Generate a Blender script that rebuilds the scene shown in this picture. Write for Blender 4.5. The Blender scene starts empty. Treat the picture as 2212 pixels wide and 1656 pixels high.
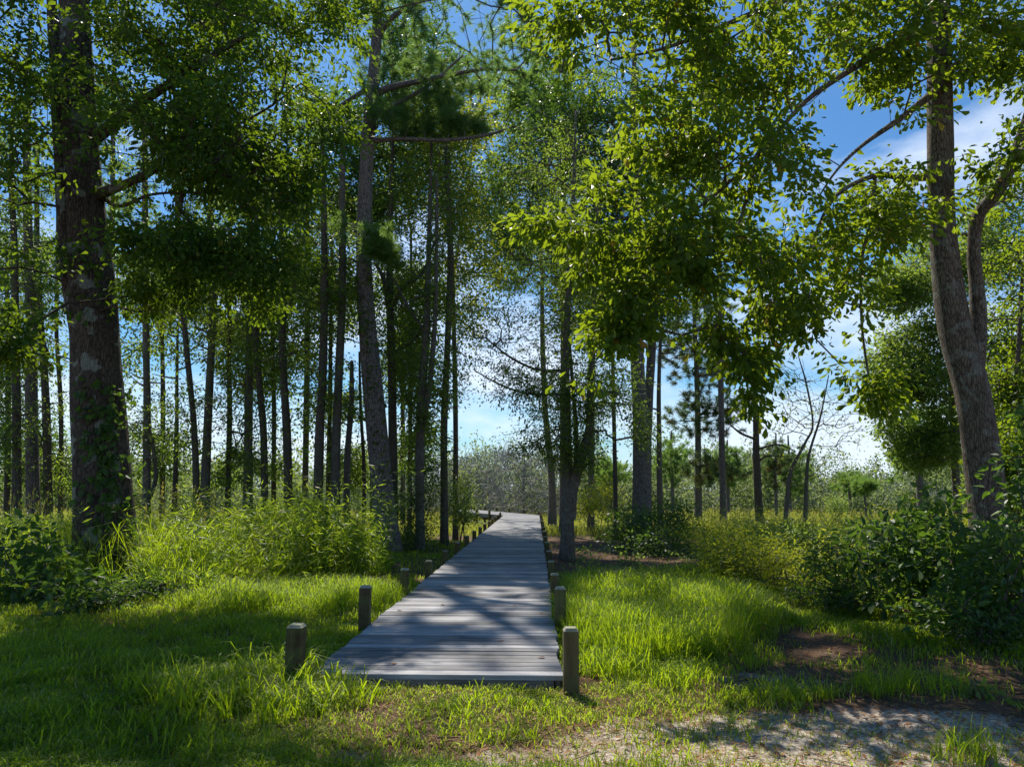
import bpy, math, random
import numpy as np
R = math.radians
rng = np.random.default_rng(7)
random.seed(7)
sc = bpy.context.scene

# ------------------------------------------------------------------ camera
F = 1534.0            # focal length in the pixel grid the photograph was measured on (2212 x 1656)
CX, CY = 1106.0, 828.0
PITCH = R(8.454)
HC = 1.50
cp, sp = math.cos(PITCH), math.sin(PITCH)
cam_d = bpy.data.cameras.new("camera")
cam = bpy.data.objects.new("camera", cam_d)
sc.collection.objects.link(cam)
cam.location = (0, 0, HC)
cam.rotation_euler = (R(90) + PITCH, 0, 0)
cam_d.sensor_fit = 'HORIZONTAL'
cam_d.sensor_width = 36
cam_d.lens = 36 * F / 2212
cam_d.clip_start = 0.1
cam_d.clip_end = 3000
sc.camera = cam

# ------------------------------------------------------------------ sun, sky, exposure
SUN_EL, SUN_AZ = 54.0, -18.0          # azimuth from +Y, negative = to the left
SUN = np.array([math.sin(R(SUN_AZ)) * math.cos(R(SUN_EL)), math.cos(R(SUN_AZ)) * math.cos(R(SUN_EL)), math.sin(R(SUN_EL))])
sl = bpy.data.lights.new("sun", 'SUN')
sl.energy = 5.0
sl.angle = R(0.53)
sl.color = (1.0, 0.94, 0.83)
so = bpy.data.objects.new("sun", sl)
sc.collection.objects.link(so)
so.rotation_euler = (R(90 - SUN_EL), 0, R(180 - SUN_AZ))
import mathutils
so.rotation_euler = mathutils.Vector(SUN).to_track_quat('Z', 'Y').to_euler()

w = bpy.data.worlds.new("World")
sc.world = w
w.use_nodes = True
nt = w.node_tree
nt.nodes.clear()
N = nt.nodes.new
L = nt.links.new
out = N('ShaderNodeOutputWorld')
bg = N('ShaderNodeBackground')
bg.inputs['Strength'].default_value = 0.075
sky = N('ShaderNodeTexSky')
sky.sky_type = 'NISHITA'
sky.sun_disc = False
sky.sun_elevation = R(SUN_EL)
sky.sun_rotation = R(SUN_AZ)
sky.air_density = 1.2
sky.dust_density = 0.3
sky.ozone_density = 3.0
tc = N('ShaderNodeTexCoord')
mp = N('ShaderNodeMapping')
mp.inputs['Scale'].default_value = (1, 1, 2.6)
n1 = N('ShaderNodeTexNoise')
n1.inputs['Scale'].default_value = 3.4
n1.inputs['Detail'].default_value = 9
n1.inputs['Roughness'].default_value = 0.58
sep = N('ShaderNodeSeparateXYZ')
L(tc.outputs['Generated'], mp.inputs['Vector'])
L(mp.outputs['Vector'], n1.inputs['Vector'])
L(tc.outputs['Generated'], sep.inputs[0])
elev = N('ShaderNodeMapRange')        # more cloud towards the horizon
elev.inputs['From Min'].default_value = 0.02
elev.inputs['From Max'].default_value = 0.55
elev.inputs['To Min'].default_value = 0.17
elev.inputs['To Max'].default_value = -0.14
L(sep.outputs['Z'], elev.inputs['Value'])
add = N('ShaderNodeMath')
add.operation = 'ADD'
L(n1.outputs['Fac'], add.inputs[0])
L(elev.outputs['Result'], add.inputs[1])
cr = N('ShaderNodeValToRGB')
cr.color_ramp.elements[0].position = 0.50
cr.color_ramp.elements[0].color = (0, 0, 0, 1)
cr.color_ramp.elements[1].position = 0.72
cr.color_ramp.elements[1].color = (0.8, 0.8, 0.8, 1)
L(add.outputs[0], cr.inputs['Fac'])
mx = N('ShaderNodeMix')
mx.data_type = 'RGBA'
tint = N('ShaderNodeMix')
tint.data_type = 'RGBA'
tint.blend_type = 'MULTIPLY'
tint.inputs[0].default_value = 1.0
tint.inputs[7].default_value = (0.55, 0.90, 1.17, 1)
L(sky.outputs[0], tint.inputs[6])
L(cr.outputs['Color'], mx.inputs[0])
L(tint.outputs[2], mx.inputs[6])
mx.inputs[7].default_value = (9.2, 10.2, 11.6, 1)
L(mx.outputs[2], bg.inputs['Color'])
L(bg.outputs[0], out.inputs[0])

sc.view_settings.view_transform = 'Standard'
sc.view_settings.look = 'None'
sc.view_settings.exposure = 0.52
sc.view_settings.gamma = 1.0
sc.render.engine = 'CYCLES'
sc.cycles.max_bounces = 7
sc.cycles.diffuse_bounces = 3
sc.cycles.glossy_bounces = 2
sc.cycles.transmission_bounces = 5
sc.cycles.caustics_reflective = False
sc.cycles.caustics_refractive = False
sc.cycles.use_denoising = True

# ------------------------------------------------------------------ helpers
def gz(x, y):
    """height of the ground"""
    x = np.asarray(x, float)
    y = np.asarray(y, float)
    b = np.interp(y, [-20, 8, 14, 20, 28, 40, 60, 120, 900], [0.0, 0, -0.06, -0.24, -0.40, -0.66, -0.8, -0.8, -0.8])
    n = 0.05 * np.sin(x * 0.9 + 1.3) * np.sin(y * 0.7 + 0.5) + 0.03 * np.sin(x * 2.1 + y * 1.7) + 0.012 * np.sin(x * 5.3 - y * 4.1)
    dk = np.abs(x - deck_cx(y))
    return b + n * np.clip((dk - 0.8) / 1.5, 0.15, 1)

def deck_cx(y):
    return -0.595 + (np.asarray(y, float) - 5.7) * (1.12 / 33.9)

def W(px, py, Y):
    """the point seen at (px, py) at the distance Y in front of the camera"""
    u = (px - CX) / F
    v = (CY - py) / F
    yy = cp - v * sp
    s = Y / yy
    return np.array([u * s, Y, HC + (sp + v * cp) * s])

def proj(P):
    P = np.atleast_2d(P)
    x, y, z = P[:, 0], P[:, 1], P[:, 2] - HC
    d = y * cp + z * sp
    v = (-y * sp + z * cp)
    d = np.where(d < 0.05, 0.05, d)
    return CX + F * x / d, CY - F * v / d

def link(o, parent=None):
    sc.collection.objects.link(o)
    if parent is not None:
        o.parent = parent
    return o

def empty(name, loc, label=None, cat=None, group=None):
    o = bpy.data.objects.new(name, None)
    o.location = [float(c) for c in loc]
    o.empty_display_size = 0.2
    link(o)
    if label:
        o['label'] = label
        o['category'] = cat
    if group:
        o['group'] = group
    return o

def mk(name, V, faces, mat, parent=None, org=(0, 0, 0), tint=None, smooth=False, loc=None):
    """faces: list of (F,k) index arrays; V in world space, org is subtracted"""
    V = np.asarray(V, np.float32) - np.asarray(org, np.float32)
    me = bpy.data.meshes.new(name)
    me.vertices.add(len(V))
    me.vertices.foreach_set('co', V.ravel())
    tot = np.concatenate([np.full(len(f), f.shape[1], np.int32) for f in faces if len(f)])
    idx = np.concatenate([np.asarray(f, np.int32).ravel() for f in faces if len(f)])
    me.loops.add(len(idx))
    me.loops.foreach_set('vertex_index', idx)
    me.polygons.add(len(tot))
    st = np.concatenate([[0], np.cumsum(tot)[:-1]]).astype(np.int32)
    me.polygons.foreach_set('loop_start', st)
    if smooth:
        me.polygons.foreach_set('use_smooth', np.ones(len(tot), bool))
    else:
        me.polygons.foreach_set('use_smooth', np.zeros(len(tot), bool))
    if tint is not None:
        a = me.attributes.new('tint', 'FLOAT', 'POINT')
        a.data.foreach_set('value', np.asarray(tint, np.float32))
    me.update(calc_edges=True)
    me.materials.append(mat)
    o = bpy.data.objects.new(name, me)
    link(o, parent)
    if parent is None:
        o.location = [float(c) for c in (org if loc is None else loc)]
    return o

def norm(a):
    return a / np.maximum(np.linalg.norm(a, axis=-1, keepdims=True), 1e-9)

# ------------------------------------------------------------------ materials
def newmat(name):
    m = bpy.data.materials.new(name)
    m.use_nodes = True
    t = m.node_tree
    t.nodes.clear()
    return m, t, t.nodes.new, t.links.new

def ramp(n, stops):
    e = n.color_ramp.elements
    while len(e) < len(stops):
        e.new(0.5)
    for k, (p, c) in enumerate(stops):
        e[k].position = p
        e[k].color = (c[0], c[1], c[2], 1)

def leafmat(name, stops, trans=(0.30, 0.42, 0.03), tf=0.42, rough=0.38, spec=0.5):
    m, t, n, l = newmat(name)
    o = n('ShaderNodeOutputMaterial')
    at = n('ShaderNodeAttribute')
    at.attribute_name = 'tint'
    r = n('ShaderNodeValToRGB')
    ramp(r, stops)
    l(at.outputs['Fac'], r.inputs['Fac'])
    p = n('ShaderNodeBsdfPrincipled')
    l(r.outputs['Color'], p.inputs['Base Color'])
    p.inputs['Roughness'].default_value = rough + 0.06
    p.inputs['Specular IOR Level'].default_value = spec * 0.62
    tr = n('ShaderNodeBsdfTranslucent')
    mxx = n('ShaderNodeMix')
    mxx.data_type = 'RGBA'
    mxx.blend_type = 'MIX'
    mxx.inputs[0].default_value = 0.72
    l(r.outputs['Color'], mxx.inputs[6])
    mxx.inputs[7].default_value = (*trans, 1)
    l(mxx.outputs[2], tr.inputs['Color'])
    ms = n('ShaderNodeMixShader')
    ms.inputs[0].default_value = tf
    l(p.outputs[0], ms.inputs[1])
    l(tr.outputs[0], ms.inputs[2])
    l(ms.outputs[0], o.inputs[0])
    return m

G = {}
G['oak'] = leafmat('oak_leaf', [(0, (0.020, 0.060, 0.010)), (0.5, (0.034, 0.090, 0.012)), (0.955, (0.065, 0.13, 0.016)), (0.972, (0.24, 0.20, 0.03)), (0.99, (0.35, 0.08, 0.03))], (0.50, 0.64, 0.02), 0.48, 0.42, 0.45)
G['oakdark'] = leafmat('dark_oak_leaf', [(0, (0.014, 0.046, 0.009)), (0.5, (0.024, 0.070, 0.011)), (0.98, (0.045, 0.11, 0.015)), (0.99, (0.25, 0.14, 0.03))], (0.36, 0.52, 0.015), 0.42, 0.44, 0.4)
G['bay'] = leafmat('bay_leaf', [(0, (0.025, 0.055, 0.018)), (0.6, (0.04, 0.085, 0.022)), (0.96, (0.07, 0.12, 0.03)), (0.99, (0.22, 0.12, 0.03))], (0.46, 0.64, 0.05), 0.45, 0.42, 0.5)
G['light'] = leafmat('pale_leaf', [(0, (0.05, 0.10, 0.02)), (0.6, (0.075, 0.14, 0.03)), (1, (0.13, 0.19, 0.04))], (0.50, 0.66, 0.07), 0.46, 0.4)
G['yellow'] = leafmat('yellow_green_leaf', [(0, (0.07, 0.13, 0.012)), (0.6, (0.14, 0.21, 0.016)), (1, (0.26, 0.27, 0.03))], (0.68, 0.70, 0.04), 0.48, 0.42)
G['weed'] = leafmat('weed_leaf', [(0, (0.05, 0.11, 0.012)), (0.6, (0.11, 0.20, 0.02)), (0.93, (0.20, 0.27, 0.035)), (1, (0.32, 0.24, 0.08))], (0.58, 0.76, 0.03), 0.5, 0.4)
G['shrub'] = leafmat('shrub_leaf', [(0, (0.022, 0.055, 0.016)), (0.6, (0.038, 0.085, 0.022)), (1, (0.07, 0.13, 0.02))], (0.24, 0.42, 0.03), 0.38, 0.40, 0.5)
G['pine'] = leafmat('pine_needle', [(0, (0.035, 0.085, 0.026)), (0.6, (0.065, 0.14, 0.042)), (0.95, (0.11, 0.20, 0.05)), (1, (0.20, 0.09, 0.04))], (0.42, 0.66, 0.10), 0.45, 0.4)
G['pinebrown'] = leafmat('browning_pine_needle', [(0, (0.04, 0.08, 0.028)), (0.6, (0.06, 0.11, 0.035)), (0.72, (0.16, 0.09, 0.045)), (1, (0.24, 0.10, 0.05))], (0.22, 0.34, 0.07), 0.32, 0.45)
G['grass'] = leafmat('grass_blade', [(0, (0.05, 0.105, 0.008)), (0.6, (0.118, 0.195, 0.012)), (0.92, (0.20, 0.25, 0.02)), (1, (0.42, 0.33, 0.16))], (0.60, 0.80, 0.012), 0.5, 0.45)
G['dry'] = leafmat('dry_grass_blade', [(0, (0.07, 0.13, 0.02)), (0.55, (0.14, 0.19, 0.03)), (0.8, (0.27, 0.22, 0.06)), (1, (0.36, 0.22, 0.09))], (0.60, 0.62, 0.07), 0.45, 0.5)
G['far'] = leafmat('distant_leaf', [(0, (0.06, 0.11, 0.05)), (0.6, (0.12, 0.17, 0.07)), (0.85, (0.18, 0.20, 0.08)), (1, (0.28, 0.23, 0.13))], (0.42, 0.52, 0.14), 0.4, 0.6)
G['fallen'] = leafmat('fallen_leaf', [(0, (0.20, 0.08, 0.03)), (0.5, (0.34, 0.15, 0.05)), (1, (0.45, 0.30, 0.12))], (0.4, 0.18, 0.05), 0.2, 0.6)

def barkmat(name, c0, c1, lichen=0.0, zs=0.28, sc_=9.0, bump=0.6, cell=True, lich=(0.30, 0.33, 0.28)):
    m, t, n, l = newmat(name)
    o = n('ShaderNodeOutputMaterial')
    p = n('ShaderNodeBsdfPrincipled')
    p.inputs['Roughness'].default_value = 0.9
    p.inputs['Specular IOR Level'].default_value = 0.2
    tcn = n('ShaderNodeTexCoord')
    mpn = n('ShaderNodeMapping')
    mpn.inputs['Scale'].default_value = (1, 1, zs)
    l(tcn.outputs['Object'], mpn.inputs['Vector'])
    n_ = n('ShaderNodeTexNoise')
    n_.inputs['Scale'].default_value = sc_
    n_.inputs['Detail'].default_value = 6
    n_.inputs['Roughness'].default_value = 0.65
    l(mpn.outputs[0], n_.inputs['Vector'])
    # distort the plates with the noise
    ad = n('ShaderNodeVectorMath')
    ad.operation = 'MULTIPLY_ADD'
    l(n_.outputs['Color'], ad.inputs[0])
    ad.inputs[1].default_value = (0.07, 0.07, 0.07)
    l(mpn.outputs[0], ad.inputs[2])
    v = n('ShaderNodeTexVoronoi')
    v.feature = 'DISTANCE_TO_EDGE'
    v.inputs['Scale'].default_value = sc_ * 2.3
    l(ad.outputs[0], v.inputs['Vector'])
    vr = n('ShaderNodeMapRange')
    vr.inputs['From Min'].default_value = 0.0
    vr.inputs['From Max'].default_value = 0.16
    l(v.outputs['Distance'], vr.inputs['Value'])
    hm = n('ShaderNodeMath')
    hm.operation = 'MULTIPLY_ADD'
    l(vr.outputs[0], hm.inputs[0])
    hm.inputs[1].default_value = 0.6
    l(n_.outputs['Fac'], hm.inputs[2])
    r = n('ShaderNodeValToRGB')
    ramp(r, [(0.35, c0), (1.0, c1)])
    l(hm.outputs[0], r.inputs['Fac'])
    big = n('ShaderNodeTexNoise')
    big.inputs['Scale'].default_value = 2.6 if name == 'oak_bark' else 5.5
    big.inputs['Detail'].default_value = 5
    l(tcn.outputs['Object'], big.inputs['Vector'])
    rb = n('ShaderNodeMapRange')
    rb.inputs['From Min'].default_value = 0.60 - 0.12 * lichen
    rb.inputs['From Max'].default_value = 0.64 - 0.12 * lichen
    rb.inputs['To Max'].default_value = (0.6 if name == 'oak_bark' else 0.35) if lichen > 0 else 0.0
    l(big.outputs['Fac'], rb.inputs['Value'])
    mm = n('ShaderNodeMix')
    mm.data_type = 'RGBA'
    l(rb.outputs[0], mm.inputs[0])
    l(r.outputs['Color'], mm.inputs[6])
    mm.inputs[7].default_value = (*lich, 1)
    l(mm.outputs[2], p.inputs['Base Color'])
    b = n('ShaderNodeBump')
    b.inputs['Strength'].default_value = bump
    b.inputs['Distance'].default_value = 0.03
    l(hm.outputs[0], b.inputs['Height'])
    l(b.outputs[0], p.inputs['Normal'])
    l(p.outputs[0], o.inputs[0])
    return m

B = {}
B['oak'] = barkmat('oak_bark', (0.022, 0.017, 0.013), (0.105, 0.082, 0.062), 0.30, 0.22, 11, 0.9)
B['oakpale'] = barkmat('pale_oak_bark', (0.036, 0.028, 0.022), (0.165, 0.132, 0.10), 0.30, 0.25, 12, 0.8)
B['pine'] = barkmat('pine_bark', (0.050, 0.041, 0.036), (0.225, 0.19, 0.17), 0.0, 0.30, 9, 1.0)
B['dark'] = barkmat('dark_bark', (0.035, 0.028, 0.022), (0.135, 0.108, 0.085), 0.25, 0.3, 12, 0.6, lich=(0.09, 0.12, 0.06))
B['grey'] = barkmat('grey_bark', (0.045, 0.038, 0.031), (0.17, 0.145, 0.12), 0.3, 0.3, 14, 0.5, lich=(0.24, 0.25, 0.22))
B['dead'] = barkmat('dead_wood', (0.16, 0.145, 0.135), (0.38, 0.355, 0.34), 0.0, 0.3, 10, 0.3)
B['stem'] = barkmat('green_stem', (0.06, 0.08, 0.025), (0.14, 0.14, 0.06), 0.0, 0.3, 10, 0.1)

def woodmat(name, stops, grain=(1.2, 42, 42), moss=0.0, bumpd=0.004):
    m, t, n, l = newmat(name)
    o = n('ShaderNodeOutputMaterial')
    p = n('ShaderNodeBsdfPrincipled')
    p.inputs['Roughness'].default_value = 0.78
    p.inputs['Specular IOR Level'].default_value = 0.3
    g = n('ShaderNodeNewGeometry')
    at = n('ShaderNodeAttribute')
    at.attribute_name = 'tint'
    mpn = n('ShaderNodeMapping')
    mpn.inputs['Scale'].default_value = grain
    l(g.outputs['Position'], mpn.inputs['Vector'])
    of = n('ShaderNodeCombineXYZ')
    ml = n('ShaderNodeMath')
    ml.operation = 'MULTIPLY'
    ml.inputs[1].default_value = 57.0
    l(at.outputs['Fac'], ml.inputs[0])
    l(ml.outputs[0], of.inputs[0])
    ad = n('ShaderNodeVectorMath')
    l(mpn.outputs[0], ad.inputs[0])
    l(of.outputs[0], ad.inputs[1])
    n_ = n('ShaderNodeTexNoise')
    n_.inputs['Scale'].default_value = 1.0
    n_.inputs['Detail'].default_value = 5
    n_.inputs['Roughness'].default_value = 0.7
    l(ad.outputs[0], n_.inputs['Vector'])
    st = n('ShaderNodeTexNoise')
    st.inputs['Scale'].default_value = 2.2
    st.inputs['Detail'].default_value = 4
    l(g.outputs['Position'], st.inputs['Vector'])
    a1 = n('ShaderNodeMath')
    a1.operation = 'MULTIPLY_ADD'
    l(st.outputs['Fac'], a1.inputs[0])
    a1.inputs[1].default_value = 0.5
    a1.inputs[2].default_value = -0.28
    a2 = n('ShaderNodeMath')
    a2.operation = 'ADD'
    l(a1.outputs[0], a2.inputs[0])
    l(n_.outputs['Fac'], a2.inputs[1])
    a3 = n('ShaderNodeMath')
    a3.operation = 'MULTIPLY_ADD'
    l(at.outputs['Fac'], a3.inputs[0])
    a3.inputs[1].default_value = 0.36
    l(a2.outputs[0], a3.inputs[2])
    a4 = n('ShaderNodeMath')
    a4.operation = 'SUBTRACT'
    l(a3.outputs[0], a4.inputs[0])
    a4.inputs[1].default_value = 0.18
    r = n('ShaderNodeValToRGB')
    ramp(r, stops)
    l(a4.outputs[0], r.inputs['Fac'])
    if moss:
        mn = n('ShaderNodeTexNoise')
        mn.inputs['Scale'].default_value = 7.0
        mn.inputs['Detail'].default_value = 4
        l(g.outputs['Position'], mn.inputs['Vector'])
        mr = n('ShaderNodeMapRange')
        mr.inputs['From Min'].default_value = 0.42
        mr.inputs['From Max'].default_value = 0.7
        mr.inputs['To Max'].default_value = moss
        l(mn.outputs['Fac'], mr.inputs['Value'])
        mm = n('ShaderNodeMix')
        mm.data_type = 'RGBA'
        l(mr.outputs[0], mm.inputs[0])
        l(r.outputs['Color'], mm.inputs[6])
        mm.inputs[7].default_value = (0.12, 0.15, 0.035, 1)
        l(mm.outputs[2], p.inputs['Base Color'])
    else:
        l(r.outputs['Color'], p.inputs['Base Color'])
    b = n('ShaderNodeBump')
    b.inputs['Strength'].default_value = 0.7
    b.inputs['Distance'].default_value = bumpd
    l(n_.outputs['Fac'], b.inputs['Height'])
    l(b.outputs[0], p.inputs['Normal'])
    l(p.outputs[0], o.inputs[0])
    return m

M_PLANK = woodmat('weathered_plank', [(0.22, (0.095, 0.091, 0.09)), (0.5, (0.26, 0.253, 0.258)), (0.8, (0.45, 0.437, 0.445))])
M_POST = woodmat('post_wood', [(0.2, (0.045, 0.031, 0.013)), (0.55, (0.125, 0.09, 0.038)), (0.9, (0.22, 0.165, 0.08))], (46, 46, 1.6), 0.55)
M_TOP = woodmat('post_top_wood', [(0.2, (0.20, 0.19, 0.14)), (0.6, (0.33, 0.31, 0.25)), (0.9, (0.45, 0.43, 0.38))], (40, 40, 5), 0.6)
M_BEAM = woodmat('beam_wood', [(0.2, (0.10, 0.085, 0.07)), (0.6, (0.22, 0.20, 0.18)), (0.9, (0.34, 0.32, 0.30))], (1.5, 1.5, 30))

# ------------------------------------------------------------------ masks measured on the photograph, as places on the ground
def inell(px, py, lst, jit=0.12):
    """greatest membership (0..1) of the points in a list of ellipses (x, y, rx, ry[, weight])"""
    m = np.zeros(len(px))
    j = 1 + jit * rng.standard_normal(len(px))
    for e in lst:
        d = ((px - e[0]) / e[2]) ** 2 + ((py - e[1]) / e[3]) ** 2
        wgt = e[4] if len(e) > 4 else 1.0
        m = np.maximum(m, np.where(d * j < 1, wgt, 0))
    return m

LIT = [(740, 1165, 140, 75, .9), (1000, 1325, 240, 50, 1.0), (850, 1352, 160, 22, .7), (1130, 1400, 70, 45, .75), (1430, 1350, 215, 95, 1.0), (1300, 1440, 80, 60, .8),
       (560, 1190, 290, 110, .96), (720, 1290, 160, 60, .96), (980, 1560, 430, 68, .88), (500, 1480, 190, 40, .85), (1480, 1560, 300, 70, .8),
       (1480, 1480, 130, 40, .7), (1760, 1560, 280, 40, .75), (1900, 1620, 250, 40, .6), (1680, 1260, 150, 90, 1.0), (1860, 1130, 170, 40, 1.0), (1650, 1150, 300, 60, .95), (50, 1130, 120, 60, .8),
       (1090, 1190, 60, 20, .8), (1110, 1140, 60, 22, .9), (1070, 1235, 90, 10, .7), (180, 1500, 60, 20, .7), (640, 1390, 60, 12, .5),
       (1450, 1195, 150, 14, .7), (1330, 1180, 60, 12, .7)]
HOLES = [(1870, 265, 105, 62, .97), (1800, 215, 50, 40, .9), (1960, 300, 50, 55, .8), (2120, 270, 70, 60, .93), (1735, 110, 40, 45, .8), (960, 60, 95, 60, .45), (1060, 40, 60, 60, .4),
         (290, 305, 65, 32, .8), (335, 440, 55, 55, .85), (110, 480, 50, 40, .8), (1680, 470, 60, 30, .75), (900, 480, 55, 120, .55),
         (1000, 600, 60, 50, .5), (1040, 925, 85, 70, .95), (1110, 680, 90, 60, .5), (1120, 770, 60, 35, .6), (1330, 965, 35, 85, .93), (1590, 960, 50, 90, .9), (1560, 850, 60, 30, .4),
         (1835, 985, 95, 70, .93), (1770, 870, 110, 70, .8), (1850, 690, 50, 60, .7), (1660, 960, 60, 80, .75), (360, 800, 60, 70, .45), (520, 900, 90, 90, .35),
         (680, 930, 60, 110, .4), (120, 880, 90, 120, .4), (420, 740, 50, 50, .6), (690, 500, 40, 60, .4), (1130, 420, 30, 20, .6)]

_wv = norm_ = None
def clump(C, wl, frac, soft_=0.25):
    """keep about frac of the clusters, in clumps about wl metres across"""
    r2 = np.random.default_rng(int(abs(C[:, 0].sum() * 100)) % 9999)
    v = np.zeros(len(C))
    for _ in range(9):
        k = r2.standard_normal(3)
        k = k / np.linalg.norm(k) * 2 * math.pi / (wl * r2.uniform(0.6, 1.5))
        v += np.sin(C @ k + r2.random() * 6.28)
    v += rng.normal(0, soft_ * v.std(), len(C))
    return C[v > np.quantile(v, 1 - frac)]

for _ in range(16):
    HOLES.append((rng.uniform(290, 850), rng.uniform(650, 1000), rng.uniform(22, 50), rng.uniform(25, 70), 0.85))

def carve(C, sun=True, holes=True, zmin=1.8, k=1.0):
    keep = np.ones(len(C), bool)
    if holes:
        px, py = proj(C)
        keep &= rng.random(len(C)) > inell(px, py, HOLES, 0.18)
    if sun:
        t = (C[:, 2] + 0.0) / SUN[2]
        S = C - SUN[None, :] * t[:, None]
        ok = S[:, 1] > 1.0
        px, py = proj(S)
        m = inell(px, py, LIT, 0.15) * ok
        keep &= ~((rng.random(len(C)) < (np.where(m > 0.99, 0.97, m) if np.ndim(k) == 0 and k == 1.0 else m * k)) & (C[:, 2] > zmin))
    return shaft(C[keep], SHAFTS)

def shaft(C, pts):
    """open the crown along the sun's line to sprays that stand in full sun"""
    k = np.ones(len(C), bool)
    for (x, y, Y, r_) in pts:
        d = C - W(x, y, Y)
        t = d @ SUN
        dist = np.linalg.norm(d - t[:, None] * SUN, axis=1)
        k &= ~((t > 0.55) & (dist < r_) & (rng.random(len(C)) < 0.9))
    return C[k]
SHAFTS = [(785, 470, 19.4, 1.3), (830, 530, 19.2, 0.9), (735, 420, 20, .7), (970, 260, 27, 1.2), (40, 700, 9.5, 1.15), (690, 120, 11, 0.9), (620, 210, 11, 0.7), (30, 60, 11, 0.8), (1230, 498, 8.0, 0.8), (1300, 480, 8.2, 0.7), (1290, 760, 8.4, 0.5), (1360, 340, 8.5, 0.8), (1280, 120, 9, 0.8), (1450, 560, 8.7, 0.6), (1390, 200, 8.9, .7), (1600, 480, 9.2, .8), (1760, 650, 9.4, .7), (1870, 820, 9.3, .5), (1620, 800, 9.0, .5), (1950, 420, 10, .7), (2130, 110, 10.2, .7)]

def blob(lst, dens=1.0):
    """clusters inside ellipsoids (x, y, rx, ry, Y, half depth, n)"""
    P = []
    for (x, y, rx, ry, Y, dY, n) in lst:
        n = max(1, int(n * dens))
        c = W(x, y, Y)
        u = norm(rng.standard_normal((n, 3))) * (rng.random((n, 1)) ** (1 / 2.3))
        s = Y / F * 1.02
        P.append(c + u * np.array([rx * s, dY, ry * s]))
    return np.concatenate(P)

# ------------------------------------------------------------------ geometry makers
def catmull(P, n):
    P = np.asarray(P, float)
    if len(P) < 3:
        t = np.linspace(0, 1, n)[:, None]
        return P[0] * (1 - t) + P[-1] * t
    Q = np.vstack([2 * P[0] - P[1], P, 2 * P[-1] - P[-2]])
    out_ = []
    ts = np.linspace(0, len(P) - 1 - 1e-6, n)
    for t in ts:
        i = int(t)
        u = t - i
        a, b, c, d = Q[i], Q[i + 1], Q[i + 2], Q[i + 3]
        out_.append(0.5 * ((2 * b) + (-a + c) * u + (2 * a - 5 * b + 4 * c - d) * u * u + (-a + 3 * b - 3 * c + d) * u ** 3))
    return np.array(out_)

def tube(P, Rr, sides=14, rough=0.04, base=0):
    """closed-ended tube along P with radius Rr, lumpy"""
    P = np.asarray(P, float)
    n = len(P)
    T = norm(np.gradient(P, axis=0))
    up = np.array([0, 1, 0.0]) if abs(T[0][1]) < 0.9 else np.array([1.0, 0, 0])
    A = norm(np.cross(T, up))
    Bv = norm(np.cross(T, A))
    th = np.linspace(0, 2 * np.pi, sides, endpoint=False)
    ph = rng.random(4) * 6.28
    zz = np.linspace(0, n * 0.35, n)[:, None]
    rad = 1 + rough * (np.sin(3 * th[None] + ph[0] + zz) + 0.7 * np.sin(5 * th[None] + ph[1] - zz * 1.7) + 0.8 * np.sin(zz * 2.3 + ph[2] + 2 * th[None]))
    V = P[:, None, :] + (Rr[:, None] * rad)[:, :, None] * (np.cos(th)[None, :, None] * A[:, None, :] + np.sin(th)[None, :, None] * Bv[:, None, :])
    V = V.reshape(-1, 3)
    i = np.arange(n - 1)[:, None] * sides
    j = np.arange(sides)[None]
    k = (j + 1) % sides
    Fq = np.stack([i + j, i + k, i + sides + k, i + sides + j], -1).reshape(-1, 4)
    # end cap as a point
    V = np.vstack([V, P[-1] + T[-1] * Rr[-1] * 0.6])
    tip = len(V) - 1
    jj = np.arange(sides)
    Ft = np.stack([(n - 1) * sides + jj, (n - 1) * sides + (jj + 1) % sides, np.full(sides, tip)], -1)
    return V, Fq + base, Ft + base

def frusta(A, Bp, ra, rb, sides=4, base=0):
    """many separate tapered twigs at once"""
    E = len(A)
    if E == 0:
        return np.zeros((0, 3)), np.zeros((0, 4), int)
    T = norm(Bp - A)
    up = np.where(np.abs(T[:, 2:3]) > 0.9, np.array([[1.0, 0, 0]]), np.array([[0, 0, 1.0]]))
    U = norm(np.cross(T, up))
    Vv = np.cross(T, U)
    th = np.linspace(0, 2 * np.pi, sides, endpoint=False)
    ring = np.cos(th)[None, :, None] * U[:, None] + np.sin(th)[None, :, None] * Vv[:, None]
    V = np.stack([A[:, None] + ring * ra[:, None, None], Bp[:, None] + ring * rb[:, None, None]], 1).reshape(-1, 3)
    b = np.arange(E)[:, None] * (2 * sides)
    j = np.arange(sides)[None]
    k = (j + 1) % sides
    Fq = np.stack([b + j, b + k, b + sides + k, b + sides + j], -1).reshape(-1, 4)
    return V, Fq + base

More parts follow.
